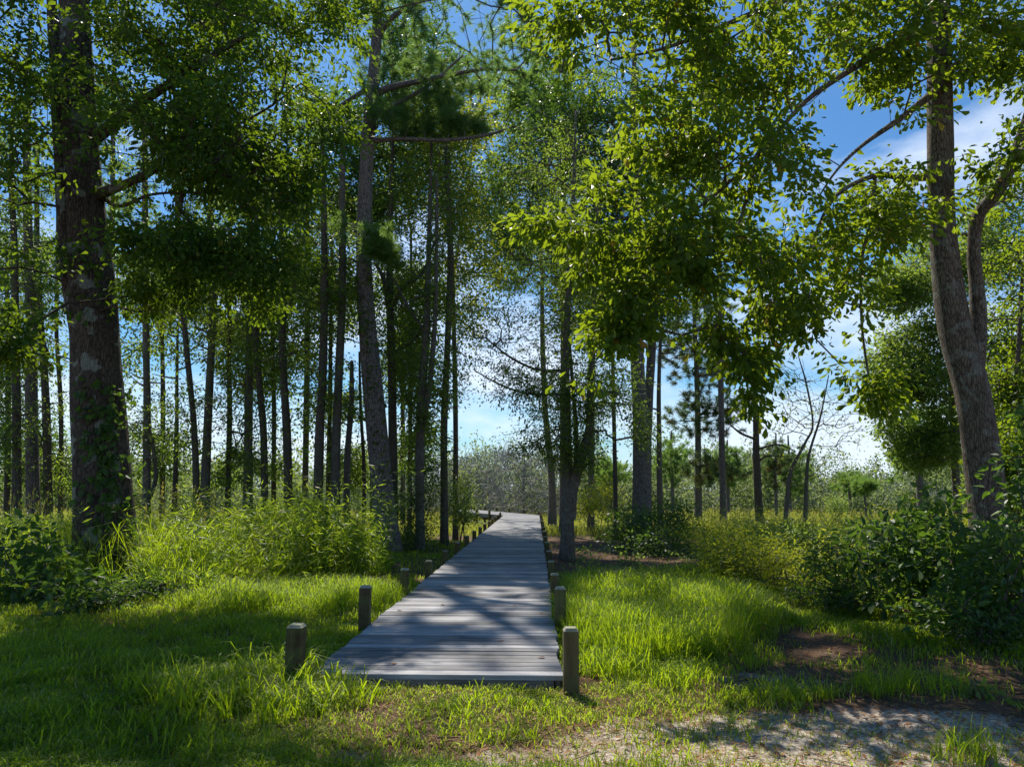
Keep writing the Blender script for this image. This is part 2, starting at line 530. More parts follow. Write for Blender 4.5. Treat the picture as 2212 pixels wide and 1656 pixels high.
def grow(seeds, pts, seg=0.45, pen=0.22, jit=0.06, down=0.35):
    """connect every point to the nearest part of the growing tree; returns nodes, parents, tip ids"""
    ns = len(seeds)
    cap = ns + len(pts) * 8 + 10
    Nn = np.zeros((cap, 3))
    par = np.full(cap, -1)
    pl = np.zeros(cap)
    Nn[:ns] = seeds
    cnt = ns
    d0 = np.min(np.linalg.norm(pts[:, None, :] - seeds[None, ::max(1, ns // 40)], axis=2), axis=1)
    tips = np.zeros(len(pts), int)
    for i in np.argsort(d0):
        p = pts[i]
        df = Nn[:cnt] - p
        d = np.sqrt((df * df).sum(1))
        c = d + pen * pl[:cnt] + down * np.maximum(0, df[:, 2])
        j = int(np.argmin(c))
        L_ = d[j]
        k = int(min(6, max(1, round(L_ / seg))))
        prev = j
        a = Nn[j].copy()
        sag = np.array([0, 0, 0.10 * L_])
        for q in range(1, k + 1):
            t = q / k
            x = a * (1 - t) + p * t + sag * math.sin(math.pi * t)
            if q < k:
                x = x + rng.standard_normal(3) * jit * L_ / k * 1.5
            Nn[cnt] = x
            par[cnt] = prev
            pl[cnt] = pl[prev] + L_ / k
            prev = cnt
            cnt += 1
            if cnt >= cap - 8:
                break
        tips[i] = prev
        if cnt >= cap - 8:
            break
    return Nn[:cnt], par[:cnt], tips

def twigs(Nn, par, tips, rtip=0.005, ex=0.44, rmax=0.2, base=0):
    wgt = np.zeros(len(Nn))
    wgt[tips] = 1
    for i in range(len(Nn) - 1, -1, -1):
        if par[i] >= 0:
            wgt[par[i]] += wgt[i]
    r = np.minimum(rtip * np.maximum(wgt, 0.5) ** ex, rmax)
    e = np.where(par >= 0)[0]
    rp = np.minimum(r[par[e]], r[e] * 1.5)
    return frusta(Nn[par[e]], Nn[e], rp, r[e], 5, base)

def leaves(P, D, Nrm, size, ratio=0.4, shape='obovate'):
    """leaf faces: P base points, D direction, Nrm rough normal"""
    n = len(P)
    D = norm(D)
    S = norm(np.cross(D, Nrm))
    U = np.cross(S, D)
    Lg = size[:, None]
    Wd = (size * ratio)[:, None]
    if shape == 'quad':
        V = np.stack([P, P + D * Lg * .5 + S * Wd * .5, P + D * Lg, P + D * Lg * .5 - S * Wd * .5], 1).reshape(-1, 3)
        Fq = np.arange(n * 4).reshape(n, 4)
        return V, [Fq], 4
    a, b_ = (0.38, 0.74) if shape == 'obovate' else (0.25, 0.60)
    wa, wb = (0.30, 0.52) if shape == 'obovate' else (0.46, 0.42)
    fold = U * Wd * 0.16
    curl = -U * Lg * 0.10
    V = np.stack([P,
                  P + D * Lg * a + S * Wd * wa + fold,
                  P + D * Lg * b_ + S * Wd * wb + fold + curl * .5,
                  P + D * Lg + curl,
                  P + D * Lg * b_ - S * Wd * wb + fold + curl * .5,
                  P + D * Lg * a - S * Wd * wa + fold], 1).reshape(-1, 3)
    b0 = np.arange(n)[:, None] * 6
    Fq = np.concatenate([b0 + np.array([[0, 1, 2, 3]]), b0 + np.array([[0, 3, 4, 5]])])
    return V, [Fq], 6

def leafcloud(C, Dr, k, srad, size, ratio, shape, droop=0.25, flat=0.9):
    """k leaves round every cluster centre C growing along Dr"""
    n = len(C)
    kk = k
    c = np.repeat(C, kk, 0)
    d = np.repeat(norm(Dr), kk, 0)
    t = rng.random((n * kk, 1))
    off = rng.standard_normal((n * kk, 3)) * srad * 0.42
    off[:, 2] *= 0.65
    P = c + d * (t - 0.5) * srad * 1.3 + off
    D = d * 0.55 + norm(off) * 0.55 + rng.standard_normal((n * kk, 3)) * 0.35 + np.array([0, 0, -droop])
    Nr = np.array([0, 0, flat]) + rng.standard_normal((n * kk, 3)) * 0.55
    s = size * (0.6 + 0.7 * rng.random(n * kk))
    V, Fs, vp = leaves(P, D, Nr, s, ratio, shape)
    ct = np.repeat(rng.random(n), kk)
    tn = np.clip(0.5 * ct + 0.5 * rng.random(n * kk), 0, 1)
    tn = np.where(rng.random(n * kk) < 0.012, 0.985, tn * 0.96)
    return V, Fs, np.repeat(tn, vp)

def tufts(C, Dr, k=42, ln=0.2, wd=0.006):
    """pine needle tufts: thin triangles fanning from the tip of a twig"""
    n = len(C)
    c = np.repeat(C, k, 0)
    d = np.repeat(norm(Dr + np.array([0, 0, 0.35])), k, 0)
    D = norm(d * 0.75 + norm(rng.standard_normal((n * k, 3))) * 0.95)
    P = c - d * rng.random((n * k, 1)) * ln * 0.9
    s = ln * (0.7 + 0.5 * rng.random((n * k, 1)))
    S = norm(np.cross(D, rng.standard_normal((n * k, 3)))) * wd
    mid = P + D * s * 0.6
    V = np.stack([P - S, P + S, mid + S * 1.0 + np.array([0, 0, 0.0]), P + D * s + np.array([0, 0, -0.12]) * s, mid - S], 1).reshape(-1, 3)
    Fq = np.arange(n * k)[:, None] * 5 + np.array([[0, 1, 2, 3, 4]])
    ct = np.repeat(rng.random(n), k)
    tn = np.clip(0.75 * ct + 0.25 * rng.random(n * k), 0, 1)
    return V, [Fq], np.repeat(tn, 5)

def cat(parts):
    """join (V, [faces]) pieces"""
    Vs, Fs, b = [], {}, 0
    for V, fl in parts:
        for f in fl:
            if len(f):
                Fs.setdefault(f.shape[1], []).append(f + b)
        Vs.append(V)
        b += len(V)
    return np.concatenate(Vs), [np.concatenate(v) for v in Fs.values()]

def trunk_geo(path, Y, flare=1.35, sides=18, nr=34, rough=0.035, ground=True, tilt=0.0):
    """path of (px, py, width px) from the base up"""
    P = np.array([W(x, y, Y + tilt * k) for k, (x, y, _) in enumerate(path)])
    rr = np.array([wd / 2 * (Y / F) * 1.0 for (_, _, wd) in path])
    if ground:
        g = float(gz(P[0][0], P[0][1]))
        P[0][2] = g - 0.12
    Q = catmull(P, nr)
    r = np.interp(np.linspace(0, len(P) - 1, nr), np.arange(len(P)), rr)
    if ground:
        h = Q[:, 2] - Q[0][2]
        r = r * (1 + (flare - 1) * np.exp(-h / (2.2 * rr[0] + 0.05)))
    V, Fq, Ft = tube(Q, r, sides, rough)
    return Q, r, (V, [Fq, Ft])

def tree(name, label, cat_, path, Y, C, leaf='oak', k=14, srad=0.24, size=0.09, ratio=0.42, shape='obovate', bark='oak',
         limbs=(), group=None, kind='leaf', seedlo=0.35, flare=1.35, rtip=0.005, ex=0.44, seg=0.45, down=0.35, needle=0.2, nk=42, nw=0.006,
         pen=0.22, crown='crown', extra=None, sides=18, tilt=0.0, droop=0.25, flat=0.9):
    Q, r, g = trunk_geo(path, Y, flare, sides=sides, tilt=tilt)
    parts = [g]
    seeds = [Q[int(len(Q) * seedlo):]]
    for lb in limbs:
        LP = np.array([W(x, y, Yl) for (x, y, _, Yl) in lb])
        LR = np.array([wd / 2 * Yl / F for (_, _, wd, Yl) in lb])
        n = 6 * len(lb)
        q = catmull(LP, n)
        rr = np.interp(np.linspace(0, len(LP) - 1, n), np.arange(len(LP)), LR)
        V, a, b = tube(q, rr, 10, 0.04)
        parts.append((V, [a, b]))
        seeds.append(q[2:])
    S = np.concatenate(seeds)
    org = Q[0] + np.array([0, 0, 0.12])
    root = empty(name, org, label, cat_, group)
    if C is not None and len(C):
        Nn, par, tips = grow(S, C, seg=seg, down=down, pen=pen)
        V, Fq = twigs(Nn, par, tips, rtip, ex, rmax=max(0.02, float(r[len(r) // 2]) * 0.55))
        parts.append((V, [Fq]))
        D = Nn[tips] - Nn[np.maximum(par[tips], 0)]
        if kind == 'leaf':
            V2, F2, tn = leafcloud(C, D, k, srad, size, ratio, shape, droop, flat)
        elif kind == 'needle':
            V2, F2, tn = tufts(C, D, nk, needle, nw)
        else:
            V2 = None
    V, Fs = cat(parts)
    mk('trunk', V, Fs, B[bark], root, org, smooth=True)
    if C is not None and len(C) and V2 is not None:
        mk(crown, V2, F2, G[leaf], root, org, tint=tn)
    return root

# ------------------------------------------------------------------ ground
def axis(lo, hi, s0, far, g=1.18):
    a = list(np.arange(lo, hi, s0))
    x, s = hi, s0
    while x < far:
        a.append(x)
        s *= g
        x += s
    return a
ys = axis(0.0, 26, 0.16, 1400)
ys = [-60, -25, -10, -4, -1] + ys
xp = axis(0, 14, 0.18, 1400)
xs = np.array([-v for v in xp[:0:-1]] + xp)
ys = np.array(ys)
X, Yg = np.meshgrid(xs, ys)
Z = gz(X, Yg)
near = (np.abs(X) < 14) & (Yg < 26) & (Yg > 0)
dkm = (np.abs(X - deck_cx(Yg)) > 1.1) | (Yg < 5.6)
Z = Z + np.where(near & dkm, rng.standard_normal(X.shape) * 0.006, 0)
V = np.stack([X, Yg, Z], -1).reshape(-1, 3)
nx = len(xs)
ii, jj = np.meshgrid(np.arange(len(ys) - 1), np.arange(nx - 1), indexing='ij')
Fg = np.stack([ii * nx + jj, ii * nx + jj + 1, (ii + 1) * nx + jj + 1, (ii + 1) * nx + jj], -1).reshape(-1, 4)
# sand amount per vertex: bare sandy earth in the right foreground; pine straw under the trees
px, py = proj(V)
def soft(px, py, lst):
    m = np.zeros(len(px))
    for (x, y, rx, ry, wt) in lst:
        d = ((px - x) / rx) ** 2 + ((py - y) / ry) ** 2
        m = np.maximum(m, wt * np.clip(1.5 - d, 0, 1))
    return m
SAND = [(1500, 1590, 330, 50, .8), (1050, 1600, 420, 70, .32), (1800, 1600, 520, 75, 1), (2000, 1640, 500, 80, .9), (1450, 1650, 330, 45, .8), (1330, 1470, 90, 18, .4), (1640, 1470, 180, 26, .55), (1180, 1640, 260, 36, .75), (800, 1640, 170, 25, .5), (1760, 1400, 90, 30, .4)]
sand_v = soft(px, py, SAND) * (V[:, 1] > 1)
sand_v = np.where(V[:, 1] < 4.3, np.maximum(sand_v, 0.55), sand_v)
m, t, n, l = newmat('ground_soil')
o = n('ShaderNodeOutputMaterial')
p = n('ShaderNodeBsdfPrincipled')
p.inputs['Roughness'].default_value = 0.95
p.inputs['Specular IOR Level'].default_value = 0.1
g_ = n('ShaderNodeNewGeometry')
at = n('ShaderNodeAttribute')
at.attribute_name = 'tint'
a_ = n('ShaderNodeTexNoise')
a_.inputs['Scale'].default_value = 2.6
a_.inputs['Detail'].default_value = 8
a_.inputs['Roughness'].default_value = 0.7
b_ = n('ShaderNodeTexNoise')
b_.inputs['Scale'].default_value = 34
b_.inputs['Detail'].default_value = 6
b_.inputs['Roughness'].default_value = 0.75
l(g_.outputs['Position'], a_.inputs['Vector'])
l(g_.outputs['Position'], b_.inputs['Vector'])
straw = n('ShaderNodeValToRGB')
ramp(straw, [(0.3, (0.045, 0.03, 0.02)), (0.55, (0.13, 0.08, 0.05)), (0.75, (0.24, 0.155, 0.10))])
l(b_.outputs['Fac'], straw.inputs['Fac'])
sandc = n('ShaderNodeValToRGB')
ramp(sandc, [(0.34, (0.11, 0.085, 0.062)), (0.50, (0.39, 0.325, 0.25)), (0.66, (0.70, 0.62, 0.52))])
l(b_.outputs['Fac'], sandc.inputs['Fac'])
s1 = n('ShaderNodeMath')
s1.operation = 'MULTIPLY_ADD'
l(at.outputs['Fac'], s1.inputs[0])
s1.inputs[1].default_value = 0.55
s1.inputs[2].default_value = -0.42
s2 = n('ShaderNodeMath')
s2.operation = 'ADD'
l(s1.outputs[0], s2.inputs[0])
l(a_.outputs['Fac'], s2.inputs[1])
s3 = n('ShaderNodeMapRange')
s3.inputs['From Min'].default_value = 0.34
s3.inputs['From Max'].default_value = 0.56
l(s2.outputs[0], s3.inputs['Value'])
mm = n('ShaderNodeMix')
mm.data_type = 'RGBA'
l(s3.outputs[0], mm.inputs[0])
l(straw.outputs['Color'], mm.inputs[6])
l(sandc.outputs['Color'], mm.inputs[7])
l(mm.outputs[2], p.inputs['Base Color'])
sy = n('ShaderNodeSeparateXYZ')
l(g_.outputs['Position'], sy.inputs[0])
fy = n('ShaderNodeMapRange')
fy.inputs['From Min'].default_value = 27
fy.inputs['From Max'].default_value = 36
l(sy.outputs[1], fy.inputs['Value'])
mf = n('ShaderNodeMix')
mf.data_type = 'RGBA'
l(fy.outputs[0], mf.inputs[0])
l(mm.outputs[2], mf.inputs[6])
mf.inputs[7].default_value = (0.09, 0.11, 0.035, 1)
l(mf.outputs[2], p.inputs['Base Color'])
bp = n('ShaderNodeBump')
bp.inputs['Strength'].default_value = 0.8
bp.inputs['Distance'].default_value = 0.02
l(b_.outputs['Fac'], bp.inputs['Height'])
l(bp.outputs[0], p.inputs['Normal'])
l(p.outputs[0], o.inputs[0])
go = mk('ground', V, [Fg], m, tint=sand_v, smooth=True)
go['kind'] = 'structure'

# ------------------------------------------------------------------ boardwalk
DT = 0.09                       # deck top
Y0, Y1 = 5.74, 39.6
A0 = np.array([float(deck_cx(Y0)), Y0])
A1 = np.array([float(deck_cx(Y1)), Y1])
dirA = (A1 - A0) / np.linalg.norm(A1 - A0)
nrmA = np.array([dirA[1], -dirA[0]])
HW = 0.975
walk = empty('boardwalk', (A0[0], A0[1], 0), 'long weathered grey plank boardwalk edged with short wooden posts, bending left at its far end', 'boardwalk')
WORG = np.array([A0[0], A0[1], 0.0])

def box(c, ax, ay, az, bev=0.0):
    """box with half-extent vectors ax, ay, az, top edges bevelled"""
    c = np.asarray(c, float)
    ax, ay, az = (np.asarray(v, float) for v in (ax, ay, az))
    if bev <= 0:
        V = np.array([c + sx * ax + sy * ay + sz * az for sz in (-1, 1) for (sx, sy) in ((-1, -1), (1, -1), (1, 1), (-1, 1))])
        Fq = np.array([[3, 2, 1, 0], [4, 5, 6, 7], [0, 1, 5, 4], [1, 2, 6, 5], [2, 3, 7, 6], [3, 0, 4, 7]])
        return V, [Fq]
    la, lb_, lc = (np.linalg.norm(v) for v in (ax, ay, az))
    ia, ib, ic = 1 - bev / la, 1 - bev / lb_, 1 - bev / lc
    V = []
    for (sz, ka, kb) in ((-1, 1, 1), (ic, 1, 1), (1, ia, ib)):
        for (sx, sy) in ((-1, -1), (1, -1), (1, 1), (-1, 1)):
            V.append(c + sx * ka * ax + sy * kb * ay + sz * az)
    Fq = [[3, 2, 1, 0], [8, 9, 10, 11]]
    for r_ in (0, 4):
        for j in range(4):
            k = (j + 1) % 4
            Fq.append([r_ + j, r_ + k, r_ + 4 + k, r_ + 4 + j])
    return np.array(V), [np.array(Fq)]

BOARD, GAP = 0.122, 0.013
def plank_geo(o2, d2, n2, s, s2, hw=HW, j=1.0):
    """one board of the deck between distances s and s2 along the walk"""
    cx = o2 + d2 * ((s + s2) / 2)
    e = rng.uniform(-0.018, 0.018) * j
    half = (s2 - s) / 2 - GAP / 2 * rng.uniform(0.3, 1.7)
    tilt = rng.uniform(-0.004, 0.004) * j
    yaw = rng.uniform(-0.0022, 0.0022) * j
    ax = np.array([n2[0] + yaw * d2[0], n2[1] + yaw * d2[1], tilt * 0.4]) * hw
    ay = np.array([d2[0], d2[1], tilt * 4]) * half
    c = np.array([cx[0] + n2[0] * e, cx[1] + n2[1] * e, DT - 0.019 + rng.uniform(-0.0035, 0.002) * j])
    return box(c, ax, ay, (0, 0, 0.019), 0.004)

n_pl = int((Y1 - Y0) / (BOARD + GAP))
rest, rest_t = [], []
LEN = float(np.linalg.norm(A1 - A0))
n_pl = int(LEN / (BOARD + GAP))
for i in range(n_pl):
    s = i * (BOARD + GAP)
    geo = plank_geo(A0, dirA, nrmA, s, s + BOARD + GAP)
    tv = rng.random()
    if i < 100:
        V, Fs = geo
        mk('plank', V, Fs, M_PLANK, walk, WORG, tint=np.full(len(V), tv))
    else:
        rest.append(geo)
        rest_t.append(np.full(len(geo[0]), tv))
# second run bends left
P2 = A1 + nrmA * (HW) + dirA * 0.0
ang = R(23)
d2 = np.array([dirA[0] * math.cos(ang) - dirA[1] * math.sin(ang), dirA[0] * math.sin(ang) + dirA[1] * math.cos(ang)])
n2 = np.array([d2[1], -d2[0]])
B0 = P2 - n2 * HW
for i in range(int(13 / (BOARD + GAP))):
    s = 0.0 + i * (BOARD + GAP)
    geo = plank_geo(B0, d2, n2, s, s + BOARD + GAP)
    rest.append(geo)
    rest_t.append(np.full(len(geo[0]), rng.random()))
V, Fs = cat(rest)
o = mk('planks', V, Fs, M_PLANK, walk, WORG, tint=np.concatenate(rest_t))
o['kind'] = 'stuff'
# joists and side boards under the deck
def beam(a, b, off_n, n_, z0, z1, th=0.019):
    a = np.asarray(a) + n_ * off_n
    b = np.asarray(b) + n_ * off_n
    c = (a + b) / 2
    h = (b - a) / 2
    V, Fs = box((c[0], c[1], (z0 + z1) / 2), (n_[0] * th, n_[1] * th, 0), (h[0], h[1], 0), (0, 0, (z1 - z0) / 2))
    mk('side_beam', V, Fs, M_BEAM, walk, WORG, tint=np.full(8, rng.random()))
B1 = B0 + d2 * 13
for sgn in (-1, 1):
    beam(A0 + dirA * 0.05, A1, sgn * (HW - 0.03), nrmA, DT - 0.20, DT - 0.041)
    beam(B0, B1, sgn * (HW - 0.03), n2, DT - 0.21, DT - 0.041)
beam(A0, A1, 0, nrmA, DT - 0.19, DT - 0.041)
V, Fs = box((A0[0] + dirA[0] * 0.02, A0[1] + dirA[1] * 0.02, DT - 0.115), (nrmA[0] * (HW - 0.06), nrmA[1] * (HW - 0.06), 0), (dirA[0] * 0.019, dirA[1] * 0.019, 0), (0, 0, 0.074))
mk('end_beam', V, Fs, M_BEAM, walk, WORG, tint=np.full(8, .3))
# cross beams under the raised far run
for s in np.arange(1.5, 13, 2.4):
    c = B0 + d2 * s
    V, Fs = box((c[0], c[1], DT - 0.29), (n2[0] * (HW + .02), n2[1] * (HW + .02), 0), (d2[0] * 0.03, d2[1] * 0.03, 0), (0, 0, 0.078))
    mk('cross_beam', V, Fs, M_BEAM, walk, WORG, tint=np.full(8, rng.random()))

def post(x, y, hgt, label=None, w_=0.057, rot=0.0, lean=(0, 0)):
    g = float(gz(x, y)) - 0.25
    z1 = DT + hgt
    c, s_ = math.cos(rot), math.sin(rot)
    ch = 0.022
    V, Fq = [], []
    for (z, k) in ((g, 1), (z1 - ch, 1)):
        for (sx, sy) in ((-1, -1), (1, -1), (1, 1), (-1, 1)):
            # corners slightly eased: eight-sided section
            for q in ((0.86, 1), (1, 0.86)) if sx * sy > 0 else ((1, 0.86), (0.86, 1)):
                ux, uy = sx * q[0] * w_, sy * q[1] * w_
                V.append((x + c * ux - s_ * uy + lean[0] * (z - g), y + s_ * ux + c * uy + lean[1] * (z - g), z))
    for j in range(8):
        k = (j + 1) % 8
        Fq.append([j, k, 8 + k, 8 + j])
    V = np.array(V)
    # order each ring by angle so the faces do not cross
    for r0 in (0, 8):
        ringv = V[r0:r0 + 8]
        cc = ringv.mean(0)
        a = np.arctan2(ringv[:, 1] - cc[1], ringv[:, 0] - cc[0])
        V[r0:r0 + 8] = ringv[np.argsort(a)]
    p_ = mk('post', V, [np.array(Fq)], M_POST, walk, WORG, tint=np.full(len(V), rng.random()))
    cc = V[8:].mean(0)
    top = cc + (V[8:] - cc) * 0.72 + np.array([0, 0, ch])
    VT = np.vstack([V[8:], top])
    FT = [[j, (j + 1) % 8, 8 + (j + 1) % 8, 8 + j] for j in range(8)]
    o_ = mk('post_top', VT, [np.array(FT), np.arange(8, 16)[None]], M_TOP, p_, WORG, tint=np.full(16, rng.random()))
    if label:
        p_['label'] = label
    return p_
hl = [.40, .395, .33, .22, .20, .20, .20, .20, .19, .19, .19, .19, .19, .19, .22]
hr = [.375, .375, .26, .21, .19, .20, .18, .19, .19, .18, .19, .19, .19, .19, .24]
rot = math.atan2(dirA[1], dirA[0]) - math.pi / 2
for i in range(15):
    y = 5.56 + i * 2.26 if i else 5.60
    cxx = float(deck_cx(y))
    off = HW + 0.064
    post(cxx - off, y, hl[i], w_=0.060 if i == 0 else 0.057, rot=rot + rng.uniform(-.05, .05), lean=(rng.uniform(-.012, .012), rng.uniform(-.01, .01)),
         label='brown near post deep in shade, with grass blades in front of it' if i == 0 else None)
    y = 5.60 + i * 2.26
    cxx = float(deck_cx(y))
    post(cxx + off, y, hr[i], rot=rot + rng.uniform(-.05, .05), lean=(rng.uniform(-.012, .012), rng.uniform(-.01, .01)),
         label='near post with a mossy yellow-green bevelled top' if i == 0 else ('post with a green algae stained top' if i == 4 else None))
post(A1[0] + nrmA[0] * (HW + .02), A1[1] + .1, .24)
for s in (0.2, 2.5, 4.8, 7.1, 9.4, 11.7):
    q = B0 + d2 * s + n2 * (HW + 0.075)
    post(q[0], q[1], .26, rot=rot + ang)
    if s > 1:
        q = B0 + d2 * s - n2 * (HW + 0.075)
        post(q[0], q[1], .26, rot=rot + ang)
# fallen leaves on the deck, one object each
dl = [(835, 1255 + 60, 'tan'), ]
spots = [(1178, 1418, 'small tan fallen leaf on the shaded boards by the nearest right post'), (1098, 1235, 'tiny brown leaf on the mid boardwalk'),
         (1090, 1383, 'curled brown leaf on the sunlit boards'), (1170, 1323, 'reddish leaf near the right edge of the sunlit boards'),
         (1108, 1306, 'dark leaf lying crosswise in the sunlit stretch'), (960, 1306, 'small dark leaf towards the left of the sunlit boards'),
         (1062, 1176, 'yellow leaf on the bright band of the far boardwalk'), (1118, 1178, 'brown leaf beside a yellow one on the far boards'),
         (845, 1434, 'rust brown leaf on the near boards, left side'), (868, 1318, 'mossy green tuft of debris at the left deck edge'), (1034, 1171, 'pale orange leaf on the far boards')]
for (x, y, lb_) in spots:
    d = np.array([(x - CX) / F, cp - (CY - y) / F * sp, sp + (CY - y) / F * cp])
    tt = (DT + 0.006 - HC) / d[2]
    pt = d * tt + np.array([0, 0, HC])
    cnt = 1
    a = rng.random() * 6.28
    V, Fs, vp = leaves(pt[None], np.array([[math.cos(a), math.sin(a), 0.05]]), np.array([[0.1, 0.2, 1.0]]), np.array([0.075]), 0.45, 'elliptic')
    V[:, 2] = np.maximum(V[:, 2], DT + 0.005)
    o = mk('fallen_leaf', V, Fs, G['fallen'], None, pt, tint=np.full(len(V), rng.random() if 'yellow' not in lb_ else 1.0))
    o['label'] = lb_
    o['category'] = 'leaf'
    o['group'] = 'fallen leaves on the boardwalk'

# ------------------------------------------------------------------ the two big oaks
import time
T00 = time.time()
def outofview_shade(regs, z0, z1, n, Xlim=None):
    """crown clusters above the top of the picture that shade the given stretches of ground"""
    P = []
    for (x, y, rx, ry) in regs:
        for _ in range(n):
            a = rng.random() * 6.28
            r_ = math.sqrt(rng.random())
            u, v = x + rx * r_ * math.cos(a), y + ry * r_ * math.sin(a)
            d = np.array([(u - CX) / F, cp - (CY - v) / F * sp, sp + (CY - v) / F * cp])
            tt = (0 - HC) / d[2]
            g = d * tt + np.array([0, 0, HC])
            z = rng.uniform(z0, z1)
            g2 = g + SUN * (z / SUN[2])
            P.append(g2)
    P = np.array(P)
    return P

# left oak
C = blob([(120, 120, 190, 190, 11.5, 2.2, 420), (420, 130, 260, 190, 12, 2.5, 620), (690, 130, 130, 120, 11, 1.5, 260), (330, 330, 260, 150, 11, 2.2, 420),
          (560, 330, 230, 140, 11.5, 2.2, 420), (650, 460, 160, 110, 11, 1.5, 230), (440, 560, 230, 85, 11, 1.5, 300), (150, 560, 190, 90, 10.5, 1.5, 260), (60, 380, 130, 120, 10.5, 1.5, 150),
          (40, 715, 85, 85, 9.5, 0.8, 110), (-100, 300, 160, 380, 11, 2.5, 300), (300, -200, 600, 220, 12.5, 3, 550), (560, 650, 150, 35, 12, 1.0, 60), (330, 640, 110, 40, 11.5, 1, 60)], 1.45)
SHL = outofview_shade([(350, 1385, 460, 55), (100, 1300, 220, 110), (130, 1440, 200, 40), (250, 1620, 330, 40), (-250, 1400, 200, 200)], 11.5, 15, 170)
SHL = np.concatenate([SHL, outofview_shade([(600, 1620, 170, 45), (700, 1400, 170, 28)], 12, 14, 60)])
C = carve(clump(C, 1.1, 0.52))
px, py = proj(C)
tx = np.interp(py, [0, 500, 700, 1200], [150, 182, 204, 228])
C = C[~((np.abs(px - tx) < 62) & (C[:, 1] < 12.9) & (rng.random(len(C)) < np.where((py > 150) & (py < 400), 0.55, 0.88)))]
C = shaft(np.concatenate([C, clump(SHL, 1.5, 0.7)]), SHAFTS)
px, py = proj(C)
C = C[~((px > 690) & (px < 900) & (py > 350) & (py < 640))]
lim = [[(212, 420, 26, 12.4), (300, 385, 18, 11.8), (400, 330, 13, 11.4), (520, 300, 8, 11.0)],
       [(205, 300, 30, 12.5), (300, 225, 22, 12.2), (430, 140, 16, 11.6), (560, 60, 9, 11.2)],
       [(178, 730, 46, 12.5), (152, 620, 34, 12.4), (138, 480, 26, 12.3), (126, 300, 24, 12.3), (118, 120, 24, 12.3), (112, 0, 22, 12.3), (100, -250, 12, 12.2)],
       [(228, 430, 14, 12.6), (262, 445, 9, 12.2), (330, 420, 6, 12), (440, 415, 4, 11.6)],
       [(150, 230, 26, 12.4), (60, 160, 18, 12), (-90, 60, 10, 11.5)],
       [(150, 60, 26, 12.5), (260, -120, 18, 12.5), (480, -260, 12, 12)]]
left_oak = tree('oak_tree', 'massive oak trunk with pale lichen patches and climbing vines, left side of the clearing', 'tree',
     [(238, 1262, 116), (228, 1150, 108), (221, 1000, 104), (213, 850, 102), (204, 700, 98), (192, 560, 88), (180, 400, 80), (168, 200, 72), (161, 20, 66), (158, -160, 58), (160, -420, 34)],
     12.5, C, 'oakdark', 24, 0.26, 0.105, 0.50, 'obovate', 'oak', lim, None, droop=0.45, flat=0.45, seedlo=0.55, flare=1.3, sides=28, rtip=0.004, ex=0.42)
print('left oak', time.time() - T00, len(C))

# right oak with the boughs reaching over the walk
C = blob([(1260, 110, 160, 150, 9.0, 1.2, 170), (1380, 60, 200, 110, 9.2, 1.4, 170), (1430, 330, 170, 150, 8.6, 1.1, 210), (1230, 498, 145, 28, 8.0, 0.35, 110), (1300, 440, 90, 60, 8.2, 0.4, 60), (1250, 820, 40, 35, 8.3, .3, 20), (1370, 520, 170, 100, 8.4, 0.9, 150), (1620, 180, 230, 200, 9.6, 1.5, 300),
          (1600, 430, 200, 180, 9.2, 1.2, 260), (1640, 640, 160, 110, 9.0, 0.9, 130), (1275, 770, 62, 85, 8.4, 0.4, 55), (1380, 650, 130, 60, 8.4, 0.6, 70), (1470, 560, 150, 90, 8.8, 0.9, 80), (1830, 90, 180, 95, 10, 1.3, 150),
          (1960, 150, 140, 110, 10, 1.2, 130), (1950, 430, 130, 90, 10, 0.9, 100), (1860, 500, 180, 90, 9.8, 0.9, 130), (1780, 640, 130, 120, 9.4, 0.8, 120), (1870, 800, 62, 120, 9.3, 0.5, 62),
          (1630, 830, 55, 85, 9.0, 0.4, 50), (2130, 100, 130, 130, 10.2, 1.4, 190), (2150, 350, 90, 90, 10.0, 0.8, 36), (2010, 290, 60, 80, 9.6, 0.5, 36), (2300, 250, 160, 300, 10.5, 1.5, 170), (1900, -150, 400, 150, 9.8, 1.6, 200),
          (1330, 720, 60, 40, 8.5, 0.4, 26), (1560, 720, 130, 45, 9, 0.7, 50), (1500, 60, 260, 90, 9.4, 1.2, 160), (2000, 20, 220, 60, 10, 1, 120)], 1.35)
SHR = outofview_shade([(2000, 1360, 260, 110), (2150, 1500, 200, 60)], 10.5, 13.5, 110)
SHR = np.concatenate([SHR, outofview_shade([(2120, 1600, 140, 40)], 11, 13, 40), outofview_shade([(900, 1412, 230, 30)], 13, 15, 60)])
C = shaft(np.concatenate([carve(clump(C, 0.9, 0.50)), clump(SHR, 1.3, 0.7)]), SHAFTS)
px, py = proj(C)
tx = np.interp(py, [0, 450, 590, 720, 840], [2028, 2032, 2044, 2068, 2100])
C = C[~((np.abs(px - tx) < 44) & (py > 70) & (C[:, 1] < 11.2) & (rng.random(len(C)) < 0.9))]
